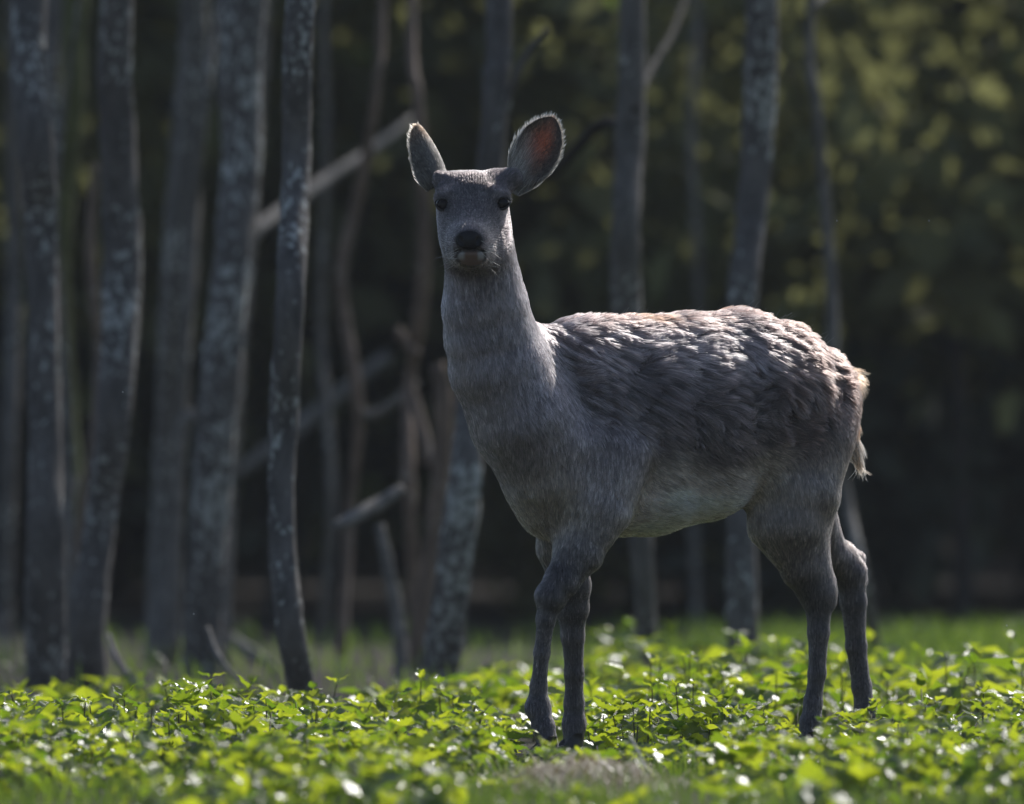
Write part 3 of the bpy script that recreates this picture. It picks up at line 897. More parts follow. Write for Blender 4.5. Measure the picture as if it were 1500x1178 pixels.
# brows, cheeks
st([(651, 289, -0.405, 14, 10), (660, 288, -0.425, 9, 7)], XV, 0.025, HB, 'head')
st([(734, 288, -0.405, 14, 10), (724, 287, -0.425, 9, 7)], XV, 0.025, HB, 'head')
# ear roots
st([(660, 272, -0.36, 18, 17), (647, 264, -0.36, 13, 14)], XV, 0.03, np.array([-0.6, 0, 0.8]), 'head')
st([(730, 268, -0.36, 20, 18), (748, 262, -0.36, 16, 16)], XV, 0.03, np.array([0.6, 0, 0.8]), 'head')
# near fore leg, stepping
st([(880, 660, -0.235, 68, 40), (872, 745, -0.265, 50, 36), (848, 808, -0.29, 35, 28), (824, 850, -0.315, 24, 21)],
   XV, 0.05, DOWN - 0.2 * XV, 'upperleg')
st([(824, 848, -0.315, 24, 21), (807, 874, -0.325, 21.5, 20), (800, 905, -0.325, 12.5, 14), (794, 955, -0.32, 10, 12),
    (789, 1005, -0.315, 10.5, 13), (788, 1036, -0.315, 16.5, 17), (796, 1064, -0.325, 14.5, 15), (802, 1090, -0.335, 15, 16)], XV, 0.012, DOWN, 'leg')
# far fore leg, standing
st([(822, 720, -0.13, 45, 34), (822, 800, -0.10, 34, 30), (836, 860, -0.08, 27, 25)], XV, 0.04, DOWN, 'upperleg')
st([(836, 855, -0.08, 28, 25), (838, 890, -0.075, 23, 20), (839, 930, -0.07, 15.5, 16), (841, 985, -0.06, 12.5, 13),
    (841, 1030, -0.05, 13, 14), (841, 1060, -0.05, 15.5, 16), (840, 1088, -0.06, 14, 16)], XV, 0.012, DOWN, 'leg')
# near hind leg
st([(1172, 640, 0.08, 76, 52), (1160, 715, 0.05, 68, 48), (1152, 765, 0.04, 56, 42), (1176, 830, 0.06, 31, 28), (1194, 868, 0.075, 24, 22)],
   XV, 0.05, DOWN + 0.15 * XV, 'thigh')
st([(1212, 620, 0.17, 26, 40), (1204, 730, 0.11, 22, 32), (1194, 800, 0.08, 18, 22), (1204, 862, 0.075, 14, 14)], XV, 0.04, DOWN, 'thigh')
st([(1190, 858, 0.07, 24, 22), (1199, 882, 0.075, 20, 18), (1199, 925, 0.075, 14.5, 14), (1197, 985, 0.075, 11.5, 12), (1191, 1030, 0.075, 12, 13),
    (1188, 1058, 0.07, 14.5, 15), (1184, 1086, 0.06, 14, 16)], XV, 0.012, DOWN, 'leg')
st([(1210, 850, 0.085, 10, 11), (1213, 880, 0.09, 10, 11)], XV, 0.02, DOWN, 'leg')
# far hind leg, trailing
st([(1165, 650, 0.28, 66, 46), (1170, 740, 0.29, 52, 40), (1215, 812, 0.34, 28, 26), (1240, 838, 0.37, 24, 22)], XV, 0.04, DOWN, 'thigh')
st([(1228, 815, 0.36, 26, 22), (1244, 838, 0.37, 24, 20), (1250, 880, 0.375, 18, 16), (1254, 945, 0.38, 14, 13), (1262, 1005, 0.385, 13, 13),
    (1268, 1042, 0.385, 15, 15), (1273, 1075, 0.375, 14, 16)], XV, 0.012, DOWN, 'leg')
st([(1238, 806, 0.385, 12, 12), (1256, 818, 0.40, 9, 10), (1262, 850, 0.40, 9, 10)], XV, 0.015, DOWN, 'leg')
# tail
st([(1236, 560, 0.225, 15, 18), (1240, 615, 0.235, 12, 14), (1247, 648, 0.24, 9, 11), (1257, 675, 0.245, 5, 6)], XV, 0.02,
   np.array([0.22, 0.05, -0.95]), 'tail')

VOX = 0.004
allc = np.concatenate([np.concatenate([s.c - s.rmax, s.c + s.rmax]) for s in S])
lo = allc.min(0) - 0.03
hi = allc.max(0) + 0.03
lo[2] = 0.0
dim = np.ceil((hi - lo) / VOX).astype(int) + 1
D = np.full(dim, 0.5, np.float32)
for s in S:
    pad = s.rmax + 0.035 + s.k
    i0 = np.maximum(((s.c.min(0) - pad - lo) / VOX).astype(int), 0)
    i1 = np.minimum(((s.c.max(0) + pad - lo) / VOX).astype(int) + 2, dim)
    g = np.meshgrid(*[lo[k] + VOX * np.arange(i0[k], i1[k]) for k in range(3)], indexing='ij')
    P = np.stack(g, -1).reshape(-1, 3)
    d = s.d(P).reshape(g[0].shape)
    sl = tuple(slice(i0[k], i1[k]) for k in range(3))
    D[sl] = smin(D[sl], d, s.k)

for _ in range(2):
    for ax in range(3):
        B_ = D.copy()
        sl0 = [slice(None)] * 3; sl1 = [slice(None)] * 3; sl2 = [slice(None)] * 3
        sl0[ax], sl1[ax], sl2[ax] = slice(0, -2), slice(1, -1), slice(2, None)
        B_[tuple(sl1)] = 0.25 * D[tuple(sl0)] + 0.5 * D[tuple(sl1)] + 0.25 * D[tuple(sl2)]
        D = B_

def field(P):
    d = np.full(len(P), 0.5)
    for s in S:
        d = smin(d, s.d(P), s.k)
    return d

def carve(nodes, hint, k):
    s = Stroke(nodes, hint, k, DOWN, 'cut')
    pad = s.rmax + 0.02
    i0 = np.maximum(((s.c.min(0) - pad - lo) / VOX).astype(int), 0)
    i1 = np.minimum(((s.c.max(0) + pad - lo) / VOX).astype(int) + 2, dim)
    g = np.meshgrid(*[lo[k_] + VOX * np.arange(i0[k_], i1[k_]) for k_ in range(3)], indexing='ij')
    d = s.d(np.stack(g, -1).reshape(-1, 3)).reshape(g[0].shape)
    sl = tuple(slice(i0[k_], i1[k_]) for k_ in range(3))
    D[sl] = -smin(-D[sl], d, k)

def front_y(px, py, y0=-0.75, y1=-0.2):
    """depth of the deer's skin as seen at a photo pixel"""
    ys = np.arange(y0, y1, 0.002)
    P = np.array([at(px, py, y) for y in ys])
    k = np.argmax(field(P) < 0)
    return ys[k]

fy = lambda px, py: front_y(px, py)
# mouth, lip corners, nostrils, eye sockets
m0 = fy(687, 368)
carve([(667, 368, fy(667, 368), 2.6, 4), (675, 367, fy(675, 367), 2.6, 4), (687, 367.5, m0, 2.6, 4), (699, 367, fy(699, 367), 2.6, 4), (708, 368, fy(708, 368), 2.6, 4)], UP, 0.003)
for x in (674, 701):
    carve([(x, 350, fy(x, 350), 4.0, 4.5), (x + (2 if x < 687 else -2), 355, fy(x, 354), 3.0, 4)], XV, 0.003)
EYES = [(649, 300), (736, 298)]
eye_c = []
for x, y in EYES:
    yy = fy(x, y)
    eye_c.append(at(x, y, yy + 0.0035))
    carve([(x - 5, y + 1, yy, 8, 8), (x + 5, y - 1, yy, 8, 8)], UP, 0.006)

import openvdb
grid = openvdb.FloatGrid(0.5)
grid.copyFromArray(D)
vv, _tri, qq = grid.convertToPolygons(0.0, 0.0)
vv = np.asarray(vv, np.float64) * VOX + lo
qq = np.asarray(qq, np.int32)[:, ::-1]
_tri = np.asarray(_tri, np.int32).reshape(-1, 3)[:, ::-1]

def grad_normals(P):
    f = (P - lo) / VOX
    def samp(Q):
        i = np.clip(np.floor(Q).astype(int), 0, dim - 2)
        t = np.clip(Q - i, 0, 1)
        o = 0
        for a in (0, 1):
            for b in (0, 1):
                for c in (0, 1):
                    w = (t[:, 0] if a else 1 - t[:, 0]) * (t[:, 1] if b else 1 - t[:, 1]) * (t[:, 2] if c else 1 - t[:, 2])
                    o = o + w * D[i[:, 0] + a, i[:, 1] + b, i[:, 2] + c]
        return o
    g = np.stack([samp(f + e) - samp(f - e) for e in np.eye(3) * 1.0], -1)
    return g / (np.linalg.norm(g, axis=1)[:, None] + 1e-9)

nn = grad_normals(vv)
cen = (vv[qq[:, 0]] + vv[qq[:, 2]]) / 2
fn = np.cross(vv[qq[:, 1]] - vv[qq[:, 0]], vv[qq[:, 2]] - vv[qq[:, 0]])
if np.sum(fn * nn[qq[:, 0]]) < 0:
    qq, _tri = qq[:, ::-1], _tri[:, ::-1]

def vnoise(P, scale, seed=0):
    """cheap smooth noise in 3-D, about -1..1"""
    g = np.random.default_rng(seed)
    o = 0
    for k in range(7):
        w = g.normal(0, 1, 3)
        w = w / np.linalg.norm(w) * scale * g.uniform(0.7, 1.5)
        q = g.normal(0, 1, 3)
        q = q / np.linalg.norm(q) * scale * 0.6
        o = o + np.sin(P @ w + g.uniform(0, 6.28) + 1.3 * np.sin(P @ q + g.uniform(0, 6.28)))
    return o / 3.2

sst = lambda a, b, x: np.clip((x - a) / (b - a), 0, 1) ** 2 * (3 - 2 * np.clip((x - a) / (b - a), 0, 1))

def pix(P):
    s = DIST / (DIST + P[:, 1]) * PPM
    return 750 + P[:, 0] * s, 589 - (P[:, 2] - EYE) * s

def weights(P, soft=0.012):
    W = {}
    F = np.zeros((len(P), 3))
    for s in S:
        w = np.exp(-np.maximum(s.d(P), -0.01) / soft)
        W[s.name] = W.get(s.name, 0) + w
        F += w[:, None] * s.flow
    tot = sum(W.values()) + 1e-9
    return {k: v / tot for k, v in W.items()}, F / (np.linalg.norm(F, axis=1)[:, None] + 1e-9)

def coat(P, nrm):
    """the animal's own coat colours"""
    W, F = weights(P)
    Wc, _ = weights(P, 0.032)
    z = P[:, 2]
    lon = (P - at(1000, 600, 0)) @ FWD                      # along the body, + towards the breast
    trunk = W['trunk'] + W['belly']
    trunk = Wc['trunk'] + Wc['belly']
    soft_ = (W['head'] + W['tail'] + W['leg'] < 0.3)
    W = {k_: np.where(soft_, Wc[k_], W[k_]) for k_ in W}
    trunk = W['trunk'] + W['belly']
    neck, head, leg, ul, thigh, tail = W['neck'], W['head'], W['leg'], W['upperleg'], W['thigh'], W['tail']
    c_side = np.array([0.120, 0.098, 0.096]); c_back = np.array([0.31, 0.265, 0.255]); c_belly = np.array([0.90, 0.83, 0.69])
    c_neck = np.array([0.330, 0.300, 0.305]); c_head = np.array([0.112, 0.098, 0.096]); c_leg = np.array([0.072, 0.064, 0.064])
    c_thigh = np.array([0.235, 0.198, 0.17]); c_tail = np.array([0.50, 0.40, 0.28]); c_rust = np.array([0.27, 0.12, 0.055])
    n1, n2 = vnoise(P, 26, 1), vnoise(P, 70, 2)
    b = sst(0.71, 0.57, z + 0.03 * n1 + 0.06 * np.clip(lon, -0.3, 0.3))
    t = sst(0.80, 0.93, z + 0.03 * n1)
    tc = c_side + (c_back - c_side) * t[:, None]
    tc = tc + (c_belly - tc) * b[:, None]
    rust = sst(0.955, 0.995, z + 0.012 * n1) * (0.45 + 0.4 * (n2 > 0.2))
    rust = np.maximum(rust, 0.8 * sst(-0.36, -0.44, lon + 0.02 * n1) * sst(0.62, 0.75, z))
    tc = tc + (c_rust - tc) * rust[:, None]
    thc = c_thigh + (c_side * 1.05 - c_thigh) * sst(0.62, 0.78, z + 0.03 * n1)[:, None]
    thc = thc + (c_leg * 1.2 - thc) * sst(0.44, 0.36, z)[:, None]
    nc = c_neck + (c_belly * 0.8 - c_neck) * (sst(0.67, 0.53, z + 0.02 * n1) * 0.85)[:, None]
    ulc = c_leg * 1.25 + (c_neck - c_leg * 1.25) * sst(0.50, 0.64, z)[:, None]
    tlc = c_rust * 1.0 + (c_tail - c_rust) * sst(0.76, 0.72, z)[:, None]
    rump = sst(-0.10, -0.26, lon + 0.03 * n1) * sst(0.60, 0.72, z)
    tc = tc + (np.array([0.135, 0.080, 0.056]) * (1 + 0.35 * n2)[:, None] - tc) * (0.8 * rump)[:, None]
    px, py = pix(P)
    hc = np.tile(c_head, (len(P), 1))
    fr = np.exp(-((px - 692) / 36) ** 2 - ((py - 272) / 19) ** 2) * (P[:, 1] < -0.32)
    hc = hc + (np.array([0.060, 0.052, 0.048]) - hc) * (0.85 * fr)[:, None]
    br = np.exp(-((np.abs(px - 692) - 24) / 22) ** 2 - ((py - 287) / 8) ** 2) * (P[:, 1] < -0.38)
    hc = hc + (np.array([0.24, 0.22, 0.20]) - hc) * (0.35 * br)[:, None]
    sd_ = (np.exp(-((px - 664) / 11) ** 2 - ((py - 326) / 17) ** 2) + np.exp(-((px - 714) / 11) ** 2 - ((py - 326) / 17) ** 2)) * (P[:, 1] < -0.36)
    hc = hc + (np.array([0.062, 0.054, 0.050]) - hc) * (0.65 * sd_)[:, None]
    bg_ = np.exp(-((px - 690) / 11) ** 2 - ((py - 318) / 16) ** 2) * (P[:, 1] < -0.40)
    hc = hc + (np.array([0.21, 0.185, 0.165]) - hc) * (0.6 * bg_)[:, None]
    rr_ = np.sqrt(((px - 688) / 1.15) ** 2 + (py - 352) ** 2)
    muz = np.exp(-((rr_ - 30) / 9) ** 2) * (P[:, 1] < -0.45)
    hc = hc + (np.array([0.27, 0.25, 0.225]) - hc) * (0.6 * muz)[:, None]
    ey = sum(np.exp(-((px - ex) / 15) ** 2 - ((py - eyy) / 12) ** 2) for ex, eyy in EYES) * (P[:, 1] < -0.37)
    hc = hc + (np.array([0.05, 0.042, 0.038]) - hc) * np.clip(0.8 * ey, 0, 1)[:, None]
    chin = np.exp(-((px - 690) / 40) ** 2 - ((py - 385) / 15) ** 2) * (P[:, 1] < -0.36)
    hc = hc + (np.array([0.30, 0.26, 0.20]) - hc) * (0.75 * chin)[:, None]
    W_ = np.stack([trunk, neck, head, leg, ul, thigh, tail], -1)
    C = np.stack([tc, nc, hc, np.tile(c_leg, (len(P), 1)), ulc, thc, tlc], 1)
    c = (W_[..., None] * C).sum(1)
    bp2 = np.exp(-((px - 800) / 42) ** 2 - ((py - 722) / 44) ** 2) * (P[:, 1] < -0.12) * (ul + neck + leg + trunk)
    c = c + (np.array([0.46, 0.40, 0.31]) - c) * (0.6 * bp2)[:, None]
    ith = np.exp(-((px - 1105) / 38) ** 2 - ((py - 775) / 40) ** 2) * thigh
    c = c + (np.array([0.46, 0.40, 0.31]) - c) * (0.55 * ith)[:, None]
    c = c * np.array([1.05, 0.955, 1.01])
    c = c * (1 + (0.13 - 0.08 * neck) * n1 + 0.10 * n2)[:, None]
    wet = np.zeros(len(P))
    face = (P[:, 1] < -0.47)
    # nose pad, mouth, lower lip
    pad = sst(1.12, 0.92, ((px - 687.5) / 20.5) ** 2 + ((py - 352) / 14.5) ** 2) * face
    c = c + (np.array([0.007, 0.007, 0.009]) - c) * pad[:, None]
    wet = np.maximum(wet, pad)
    lipw = sst(1.15, 0.9, ((px - 690) / 20) ** 2 + ((py - 377) / 12) ** 2) * (py > 367.5) * face
    lipc = np.array([0.14, 0.09, 0.07]) + (np.array([0.27, 0.255, 0.25]) - np.array([0.14, 0.09, 0.07])) * (sst(8, 12, np.abs(px - 690)) * sst(384, 376, py))[:, None]
    c = c + (lipc - c) * lipw[:, None]
    wet = np.maximum(wet, 0.35 * lipw)
    mo = np.exp(-((py - 367.3) / 2.2) ** 2) * sst(24, 20, np.abs(px - 688)) * face
    ring = np.exp(-((np.sqrt(((px - 690) / 21) ** 2 + ((py - 376) / 12.5) ** 2) - 1.0) / 0.10) ** 2) * (py > 366) * (py < 384) * face * 0.8
    mo = np.maximum(mo, ring)
    c = c + (np.array([0.012, 0.01, 0.01]) - c) * mo[:, None]
    return np.clip(c, 0.006, 0.8), F, W, wet, pad + lipw + mo

cc, FF, WW, wet, bare = coat(vv, nn)
# shaggy ridges of the moulting back coat
ridge = WW['trunk'] * sst(0.70, 0.84, vv[:, 2])
along = (vv - at(1000, 600, 0)) @ (FWD * 0.8 + UP * 0.6)
BD_ = BACKDOWN / np.linalg.norm(BACKDOWN)
along = vv @ np.cross(FAR, BD_)
vv = vv + nn * (0.0045 * ridge * (np.sin(along * 230 + 2.2 * vnoise(vv, 14, 5)) * (0.35 + 0.65 * vnoise(vv, 24, 6))))[:, None]
vv = vv + nn * (0.0022 * vnoise(vv, 30, 9) * (WW['trunk'] + WW['neck'] + WW['thigh']))[:, None]

# ears: cupped shells welded into the same skin
def ear(base, tip, width, across_hint, opening, cup, prof, seed):
    """returns verts, quads, normals, colours, flow, inner mask"""
    A = tip - base
    Ln = np.linalg.norm(A); A = A / Ln
    O = opening - A * np.dot(opening, A); O /= np.linalg.norm(O)
    B = np.cross(A, O)
    nu, nv = 34, 25
    u = np.linspace(0, 1, nu)[:, None]; v = np.linspace(-1, 1, nv)[None]
    w = width * np.interp(u, *prof)
    ang = v * cup
    rad = w / cup if cup > 0 else w
    bend = 0.08 * Ln * np.sin(u * np.pi)
    mid = base + A * (u * Ln)[..., None]
    inner = mid + B * (np.sin(ang) * rad * (1 if True else 1))[..., None] + O * ((1 - np.cos(ang)) * rad)[..., None] - O * (bend * 0.5)[..., None]
    th = 0.0028
    Nn = -(O * np.cos(ang)[..., None] - B * np.sin(ang)[..., None]) * np.ones((nu, nv, 1))
    outer = inner + Nn * th
    V = np.concatenate([inner.reshape(-1, 3), outer.reshape(-1, 3)])
    NV = np.concatenate([-Nn.reshape(-1, 3), Nn.reshape(-1, 3)])
    idx = np.arange(nu * nv).reshape(nu, nv)
    q1 = np.stack([idx[:-1, :-1], idx[1:, :-1], idx[1:, 1:], idx[:-1, 1:]], -1).reshape(-1, 4)
    off = nu * nv
    q2 = q1[:, ::-1] + off
    rims = []
    for line in (idx[:, 0], idx[:, -1][::-1], idx[-1, :][::-1], idx[0, :]):
        a, b_ = line[:-1], line[1:]
        rims.append(np.stack([a, b_, b_ + off, a + off], -1))
    Q = np.concatenate([q1, q2] + rims)
    uu = np.repeat(np.broadcast_to(u, (nu, nv)).reshape(1, -1), 2, 0).ravel()
    vvv = np.repeat(np.broadcast_to(v, (nu, nv)).reshape(1, -1), 2, 0).ravel()
    inn = np.concatenate([np.ones(off), np.zeros(off)])
    return V, Q, NV, uu, vvv, inn, A, B

EAR = []
prof_r = ([0, 0.12, 0.35, 0.55, 0.75, 0.88, 0.96, 1.0], [0.22, 0.54, 0.91, 1.0, 0.85, 0.57, 0.29, 0.06])
prof_l = ([0, 0.12, 0.3, 0.5, 0.7, 0.85, 0.95, 1.0], [0.75, 0.92, 1.0, 0.93, 0.74, 0.52, 0.3, 0.08])
ear_in = [(at(752, 284, -0.36), at(811, 172, -0.33), 0.061, None, np.array([0.12, -1.0, 0.1]), 0.85, prof_r, 3),
          (at(648, 272, -0.355), at(610, 184, -0.31), 0.053, None, np.array([-0.62, 0.78, 0.1]), 1.3, prof_l, 4)]
for e in ear_in:
    EAR.append(ear(*e))
V_all, Q_all, N_all = [vv], [qq], [nn]
C_all, F_all, WET_all, BARE_all = [cc], [FF], [wet], [np.clip(bare, 0, 1)]
LEN_all, EARM = [], [np.zeros(len(vv))]
base_n = len(vv)
# hair length over the body
hl = (0.021 * WW['trunk'] + 0.032 * WW['belly'] + 0.019 * WW['neck'] + 0.011 * WW['head'] + 0.0085 * WW['leg'] + 0.011 * WW['upperleg'] +
      0.015 * WW['thigh'] + 0.045 * WW['tail'])
hl = np.where((vv[:, 1] < -0.455) & (WW['head'] > 0.5), 0.0045, hl)
LEN_all.append(hl)
for k, (V, Q, NV, u, v, inn, A, B) in enumerate(EAR):
    edge = sst(0.72, 0.97, np.maximum(np.abs(v), sst(0.8, 1.0, u)))
    side = v if k == 0 else -v
    out_c = np.array([0.13, 0.115, 0.10]) + (np.array([0.22, 0.13, 0.08]) - np.array([0.13, 0.115, 0.10])) * sst(0.6, 0.95, u)[:, None]
    in_c = np.tile(np.array([0.17, 0.125, 0.10]), (len(V), 1))
    lv = sst(0.35, -0.25, v * (1 if k == 0 else -1)) * sst(0.02, 0.2, u) * sst(0.75, 0.5, u)
    in_c = in_c + (np.array([0.70, 0.66, 0.62]) - in_c) * (0.85 * lv)[:, None]
    red = np.exp(-((u - 0.68) / 0.22) ** 2 - ((v - 0.05) / 0.5) ** 2)  # reddish skin and sun glowing through the thin ear, painted into its colour
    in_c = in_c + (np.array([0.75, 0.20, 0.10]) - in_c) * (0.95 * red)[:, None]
    dk = np.exp(-((v - 0.78) / 0.25) ** 2) * sst(0.1, 0.3, u) + np.exp(-((v + 0.9) / 0.18) ** 2) * sst(0.25, 0.4, u)
    in_c = in_c + (np.array([0.055, 0.046, 0.042]) - in_c) * np.clip(0.85 * dk, 0, 1)[:, None]
    in_c = in_c + (np.array([0.5, 0.47, 0.43]) - in_c) * (0.9 * sst(0.22, 0.0, u))[:, None]
    c = in_c * inn[:, None] + out_c * (1 - inn[:, None])
    c = c + (np.array([0.55, 0.48, 0.40]) - c) * (sst(0.93, 1.0, np.abs(v)))[:, None]
    V_all.append(V); Q_all.append(Q + base_n); N_all.append(NV); C_all.append(c)
    F_all.append(np.tile(A, (len(V), 1)) + 0.5 * B * v[:, None])
    WET_all.append(np.zeros(len(V))); BARE_all.append(0.55 * inn * red)
    LEN_all.append(0.007 + 0.018 * inn * lv + 0.016 * sst(0.25, 0.0, u) + 0.018 * sst(0.30, 0.05, u) * (k == 0) * (v > 0.2) + 0.004 * sst(0.9, 1, np.abs(v)))
    EARM.append(np.ones(len(V)))
    base_n += len(V)
V_all = np.concatenate(V_all); Q_all = np.concatenate(Q_all); N_all = np.concatenate(N_all); C_all = np.concatenate(C_all)
F_all = np.concatenate(F_all); WET_all = np.concatenate(WET_all); BARE_all = np.clip(np.concatenate(BARE_all), 0, 1); LEN_all = np.concatenate(LEN_all)
EARM = np.concatenate(EARM)

m_skin, nt, bs = new_mat('deer_skin')
a = N(nt, 'ShaderNodeAttribute', attribute_name='coat')
w = N(nt, 'ShaderNodeAttribute', attribute_name='wet')
nt.links.new(a.outputs['Color'], bs.inputs['Base Color'])
mr = N(nt, 'ShaderNodeMapRange'); mr.inputs[3].default_value = 0.8; mr.inputs[4].default_value = 0.2; bs.inputs['Specular IOR Level'].default_value = 0.16
nt.links.new(w.outputs['Fac'], mr.inputs[0]); nt.links.new(mr.outputs[0], bs.inputs['Roughness'])
co = N(nt, 'ShaderNodeTexCoord')
vz = N(nt, 'ShaderNodeTexVoronoi', i_Scale=420.0)
nt.links.new(co.outputs['Object'], vz.inputs['Vector'])
bp = N(nt, 'ShaderNodeBump', i_Strength=0.35, i_Distance=0.001)
nt.links.new(vz.outputs['Distance'], bp.inputs['Height']); nt.links.new(bp.outputs[0], bs.inputs['Normal'])

deer = link('deer', mesh_np('deer', V_all, [Q_all, _tri]), m_skin)
HAIR_GAIN = 0.40
attr_col(deer.data, 'coat', C_all * np.where(WET_all > 0.2, 1.0, 0.55)[:, None])
attr_float(deer.data, 'wet', WET_all)
tag(deer, 'grey brown young deer standing side-on with its head turned to the camera and ears up', 'deer')

# ---- fur, as real strands
def sample_fur(count_per_m2):
    q = Q_all
    area = 0.5 * np.linalg.norm(np.cross(V_all[q[:, 2]] - V_all[q[:, 0]], V_all[q[:, 3]] - V_all[q[:, 1]]), axis=1)
    fl = LEN_all[q].mean(1)
    dens = count_per_m2 * np.clip(0.015 / fl, 0.5, 2.4) * (1 - BARE_all[q].mean(1))
    ny = N_all[q].mean(1)[:, 1]
    dens = dens * np.where(ny > 0.35, 0.45, 1.0)
    ex = area * dens
    cnt = np.floor(ex + rng.random(len(ex))).astype(int)
    f = np.repeat(np.arange(len(q)), cnt)
    a_, b_ = rng.random((2, len(f)))
    w4 = np.stack([(1 - a_) * (1 - b_), a_ * (1 - b_), a_ * b_, (1 - a_) * b_], -1)
    ip = lambda X: (w4[..., None] * X[q[f]]).sum(1) if X.ndim == 2 else (w4 * X[q[f]]).sum(1)
    return ip(V_all), ip(N_all), ip(C_all), ip(F_all), ip(LEN_all), ip(EARM)

P0, NN, HC, HF, HL, HE = sample_fur(200000)
n_h = len(P0)
NN /= np.linalg.norm(NN, axis=1)[:, None]
swirl = np.stack([vnoise(P0, 38, 11), vnoise(P0, 38, 12), vnoise(P0, 38, 13)], -1)
fine = rng.normal(0, 1, (n_h, 3))
Wh, _ = weights(P0)
shag = (Wh['trunk'] + 0.3 * Wh['belly']) * sst(0.62, 0.82, P0[:, 2]) * (1 - HE)
HF = HF + swirl * (0.16 + 0.30 * shag)[:, None] + fine * 0.10
T = HF - NN * (HF * NN).sum(1)[:, None]
T /= np.linalg.norm(T, axis=1)[:, None] + 1e-9
HL = HL * (1 + 0.55 * shag) * rng.uniform(0.65, 1.25, n_h)
lift = 0.16 + 0.10 * rng.random(n_h) + 0.16 * shag + 0.15 * HE
segs = np.array([0, 0.3, 0.65, 1.0])
pts = np.empty((n_h, 4, 3), np.float32)
for k, sg in enumerate(segs):
    bendn = lift * (sg - 0.55 * sg * sg) * 1.6
    pts[:, k] = P0 + T * (HL * sg)[:, None] + NN * (HL * bendn)[:, None]
# clumping: tips drawn to the nearest clump centre
FL_ = BACKDOWN / np.linalg.norm(BACKDOWN)
CR_ = np.cross(FAR, FL_)
wob = 0.010 * vnoise(P0, 20, 21)
aniso = np.stack([P0 @ FL_ / 0.042 + 0.9 * vnoise(P0, 60, 22), (P0 @ CR_ + wob) / 0.0085, P0 @ FAR / 0.03], -1)
for lev in (0,):
    off = fine[:, :3] * 0
    cell = np.where(shag[:, None] > 0.33, np.floor(aniso) + 5000, np.floor((P0 + 0.004 * swirl) / 0.0058)).astype(np.int64)
    key = (cell[:, 0] * 73856093) ^ (cell[:, 1] * 19349663) ^ (cell[:, 2] * 83492791)
    uq, inv = np.unique(key, return_inverse=True)
    cnt = np.bincount(inv)
    cenp = np.stack([np.bincount(inv, P0[:, k]) / cnt for k in range(3)], -1)[inv]
    tdir = np.stack([np.bincount(inv, T[:, k]) / cnt for k in range(3)], -1)[inv]
    clump = 0.55 + 0.12 * shag
    clump = clump * (1 - 0.4 * HE)
    for k, sg in enumerate(segs):
        amt = (clump * sg ** 1.2)[:, None]
        d = cenp - P0
        d = d - NN * (d * NN).sum(1)[:, None]
        pts[:, k] += d * amt
hair_c = HC * HAIR_GAIN * np.clip(np.exp(rng.normal(-0.06, 0.42, n_h)), 0.3, 2.3)[:, None]
Q1 = P0 * np.array([1, 1, 0.16])
Q2 = P0 - FL_ * (P0 @ FL_)[:, None] * 0.84
lk = np.where(Wh['trunk'] + Wh['belly'] > 0.5, vnoise(Q2, 900, 31) + 0.6 * vnoise(Q2, 420, 32), vnoise(Q1, 900, 33) + 0.6 * vnoise(Q1, 420, 34))
hair_c *= np.exp(0.52 * lk * (1 - 0.55 * Wh['head']) * (1 - HE))[:, None]
hair_c *= np.clip(1 + 0.42 * rng.normal(0, 1, len(uq)), 0.3, 2.1)[inv][:, None]
rad0 = np.where(HE > 0.5, 0.00036, 0.00062) * rng.uniform(0.8, 1.2, n_h)
# a few long guard hairs, whiskers
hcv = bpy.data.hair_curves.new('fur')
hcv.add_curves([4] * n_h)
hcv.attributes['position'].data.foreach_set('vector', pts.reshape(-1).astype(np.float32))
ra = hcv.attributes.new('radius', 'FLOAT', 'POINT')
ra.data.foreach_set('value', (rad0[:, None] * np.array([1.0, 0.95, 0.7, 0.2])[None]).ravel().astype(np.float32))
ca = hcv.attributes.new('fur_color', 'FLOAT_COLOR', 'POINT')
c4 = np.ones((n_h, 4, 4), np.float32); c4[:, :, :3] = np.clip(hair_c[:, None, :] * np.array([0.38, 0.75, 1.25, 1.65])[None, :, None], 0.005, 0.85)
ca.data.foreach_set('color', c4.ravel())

m_fur = bpy.data.materials.new('deer_fur')
m_fur.use_nodes = True
nt = m_fur.node_tree
nt.nodes.remove(nt.nodes['Principled BSDF'])
hb = nt.nodes.new('ShaderNodeBsdfHairPrincipled')
hb.parametrization = 'COLOR'
hb.inputs['Roughness'].default_value = 0.38
hb.inputs['Radial Roughness'].default_value = 0.5
fa = N(nt, 'ShaderNodeAttribute', attribute_name='fur_color')
nt.links.new(fa.outputs['Color'], hb.inputs['Color'])
nt.links.new(hb.outputs[0], nt.nodes['Material Output'].inputs['Surface'])
fur = bpy.data.objects.new('fur', hcv)
COL.objects.link(fur)
hcv.materials.append(m_fur)
fur.parent = deer
fur['kind'] = 'stuff'

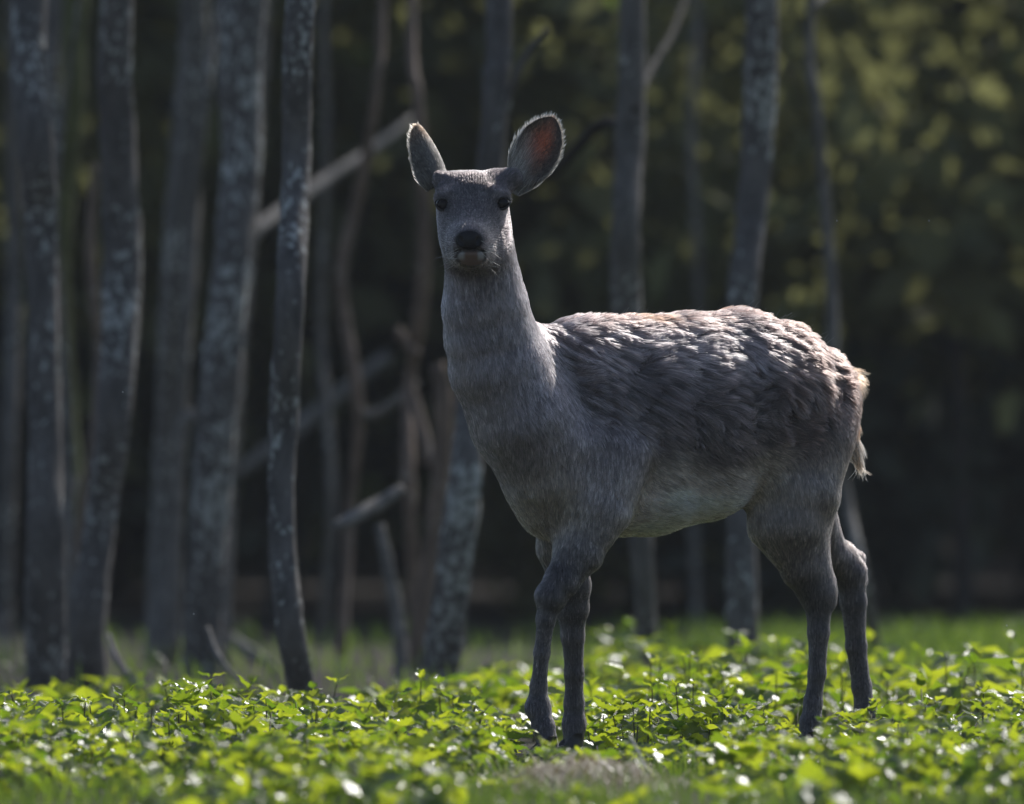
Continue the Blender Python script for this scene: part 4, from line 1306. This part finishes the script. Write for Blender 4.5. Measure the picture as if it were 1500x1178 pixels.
def strands(name, items, mat, parent, r0=0.0003):
    """long single hairs: items (start, direction, length, bend)"""
    mb = MB()
    for p, d, l, bnd in items:
        d = np.asarray(d, float); d /= np.linalg.norm(d)
        t = np.linspace(0, 1, 6)[:, None]
        path = p + d * l * t + np.asarray(bnd) * l * t ** 2
        v, tr, q = tube(path, r0 * np.linspace(1, 0.25, 6), 4)
        mb.add(v, tr, q)
    return mb.build(name, mat, parent)
m_whisk, nt, bs = new_mat('whisker_hair')
bs.inputs['Base Color'].default_value = (0.6, 0.57, 0.52, 1)
bs.inputs['Roughness'].default_value = 0.4
it = []
for k in range(26):
    sx = random.choice((-1, 1))
    px_, py_ = 688 + sx * random.uniform(16, 30), random.uniform(350, 392)
    it.append((at(px_, py_, fy(px_, py_)), (sx * random.uniform(0.5, 1), random.uniform(-0.5, 0.1), random.uniform(-0.5, 0.25)), random.uniform(0.02, 0.05), (0, 0, random.uniform(-0.3, 0.1))))
strands('whisker', it, m_whisk, deer)['kind'] = 'stuff'
it = []
for k in range(60):
    px_ = random.uniform(800, 1215)
    yy_ = ydep(px_) - 0.04
    zz = np.arange(1.12, 0.75, -0.003)
    col_ = np.array([[at(px_, 500, yy_)[0], yy_, z_] for z_ in zz])
    hit = col_[np.argmax(field(col_) < 0)]
    it.append((hit, (random.uniform(0.0, 0.9), random.uniform(-0.3, 0.3), random.uniform(0.5, 1.0)), random.uniform(0.02, 0.042), (0.25, 0, -0.1)))
strands('guard_hair', it, m_whisk, deer)['kind'] = 'stuff'

# ---- eyes
m_eye, nt, bs = new_mat('deer_eye')
bs.inputs['Base Color'].default_value = (0.008, 0.007, 0.008, 1)
bs.inputs['Roughness'].default_value = 0.05
bs.inputs['Specular IOR Level'].default_value = 0.14
m_lid, nt, bs = new_mat('eyelid_skin')
bs.inputs['Base Color'].default_value = (0.014, 0.012, 0.012, 1)
bs.inputs['Roughness'].default_value = 0.6
for c, (ex, ey) in zip(eye_c, EYES):
    th = np.linspace(0, np.pi, 17)[:, None]; ph = np.linspace(0, 2 * np.pi, 24, endpoint=False)[None]
    r = 0.0163
    V = np.stack([r * np.sin(th) * np.cos(ph), r * np.sin(th) * np.sin(ph), r * np.cos(th) * np.ones_like(ph)], -1).reshape(-1, 3)
    idx = np.arange(17 * 24).reshape(17, 24)
    q = np.stack([idx[:-1], np.roll(idx[:-1], -1, 1), np.roll(idx[1:], -1, 1), idx[1:]], -1).reshape(-1, 4)
    e = link('eye', mesh_np('eye', V, [q]), m_eye, deer)
    e.location = c
    mb = MB()
    sx = 1 if ex > 692 else -1
    for up in (1, -1):
        t = np.linspace(0.05, np.pi - 0.05, 12)
        path = np.stack([c[0] + 0.0176 * np.cos(t), np.full(12, c[1]) - 0.0080 - 0.004 * np.sin(t), c[2] + up * 0.0132 * np.sin(t) - 0.003 * np.cos(t) * -sx], -1)
        v, tr, qd = tube(path, np.full(12, 0.0019), 7)
        mb.add(v, tr, qd)
    mb.build('eyelid', m_lid, e).matrix_parent_inverse = Matrix.Translation(-Vector(c))

# ---- hooves: two toes each
m_hoof = noise_mat('hoof_horn', (0.018, 0.016, 0.015), (0.05, 0.045, 0.04), 60, 0.45, 0.4)
for hx, hy in ((802, -0.345), (840, -0.07), (1183, 0.05), (1274, 0.365)):
    b = foot(hx, hy)
    mb = MB()
    for sgn in (-1, 1):
        d = FWD
        sd = FAR * sgn * 0.013
        rings = []
        for (f, z, rx, ry) in ((-0.006, 0.044, 0.010, 0.007), (0.004, 0.026, 0.021, 0.0115), (0.016, 0.004, 0.034, 0.0145), (0.016, 0.0, 0.033, 0.014)):
            a_ = np.linspace(0, 2 * np.pi, 12, endpoint=False)
            prof = np.cos(a_)
            rings.append(b + sd + d * (f + rx * prof)[:, None] + FAR * (ry * np.sin(a_) * (1 - 0.45 * np.clip(prof, 0, 1)))[:, None] + UP * z)
        V = np.concatenate(rings)
        idx = np.arange(48).reshape(4, 12)
        q = np.stack([idx[:-1], np.roll(idx[:-1], -1, 1), np.roll(idx[1:], -1, 1), idx[1:]], -1).reshape(-1, 4)
        V = np.vstack([V, b + sd + d * -0.006 + UP * 0.045, b + sd])
        t = np.concatenate([np.stack([np.full(12, 48), idx[0], np.roll(idx[0], -1)], -1), np.stack([np.full(12, 49), np.roll(idx[3], -1), idx[3]], -1)])
        mb.add(V, t, q)
    mb.build('hoof', m_hoof, deer)
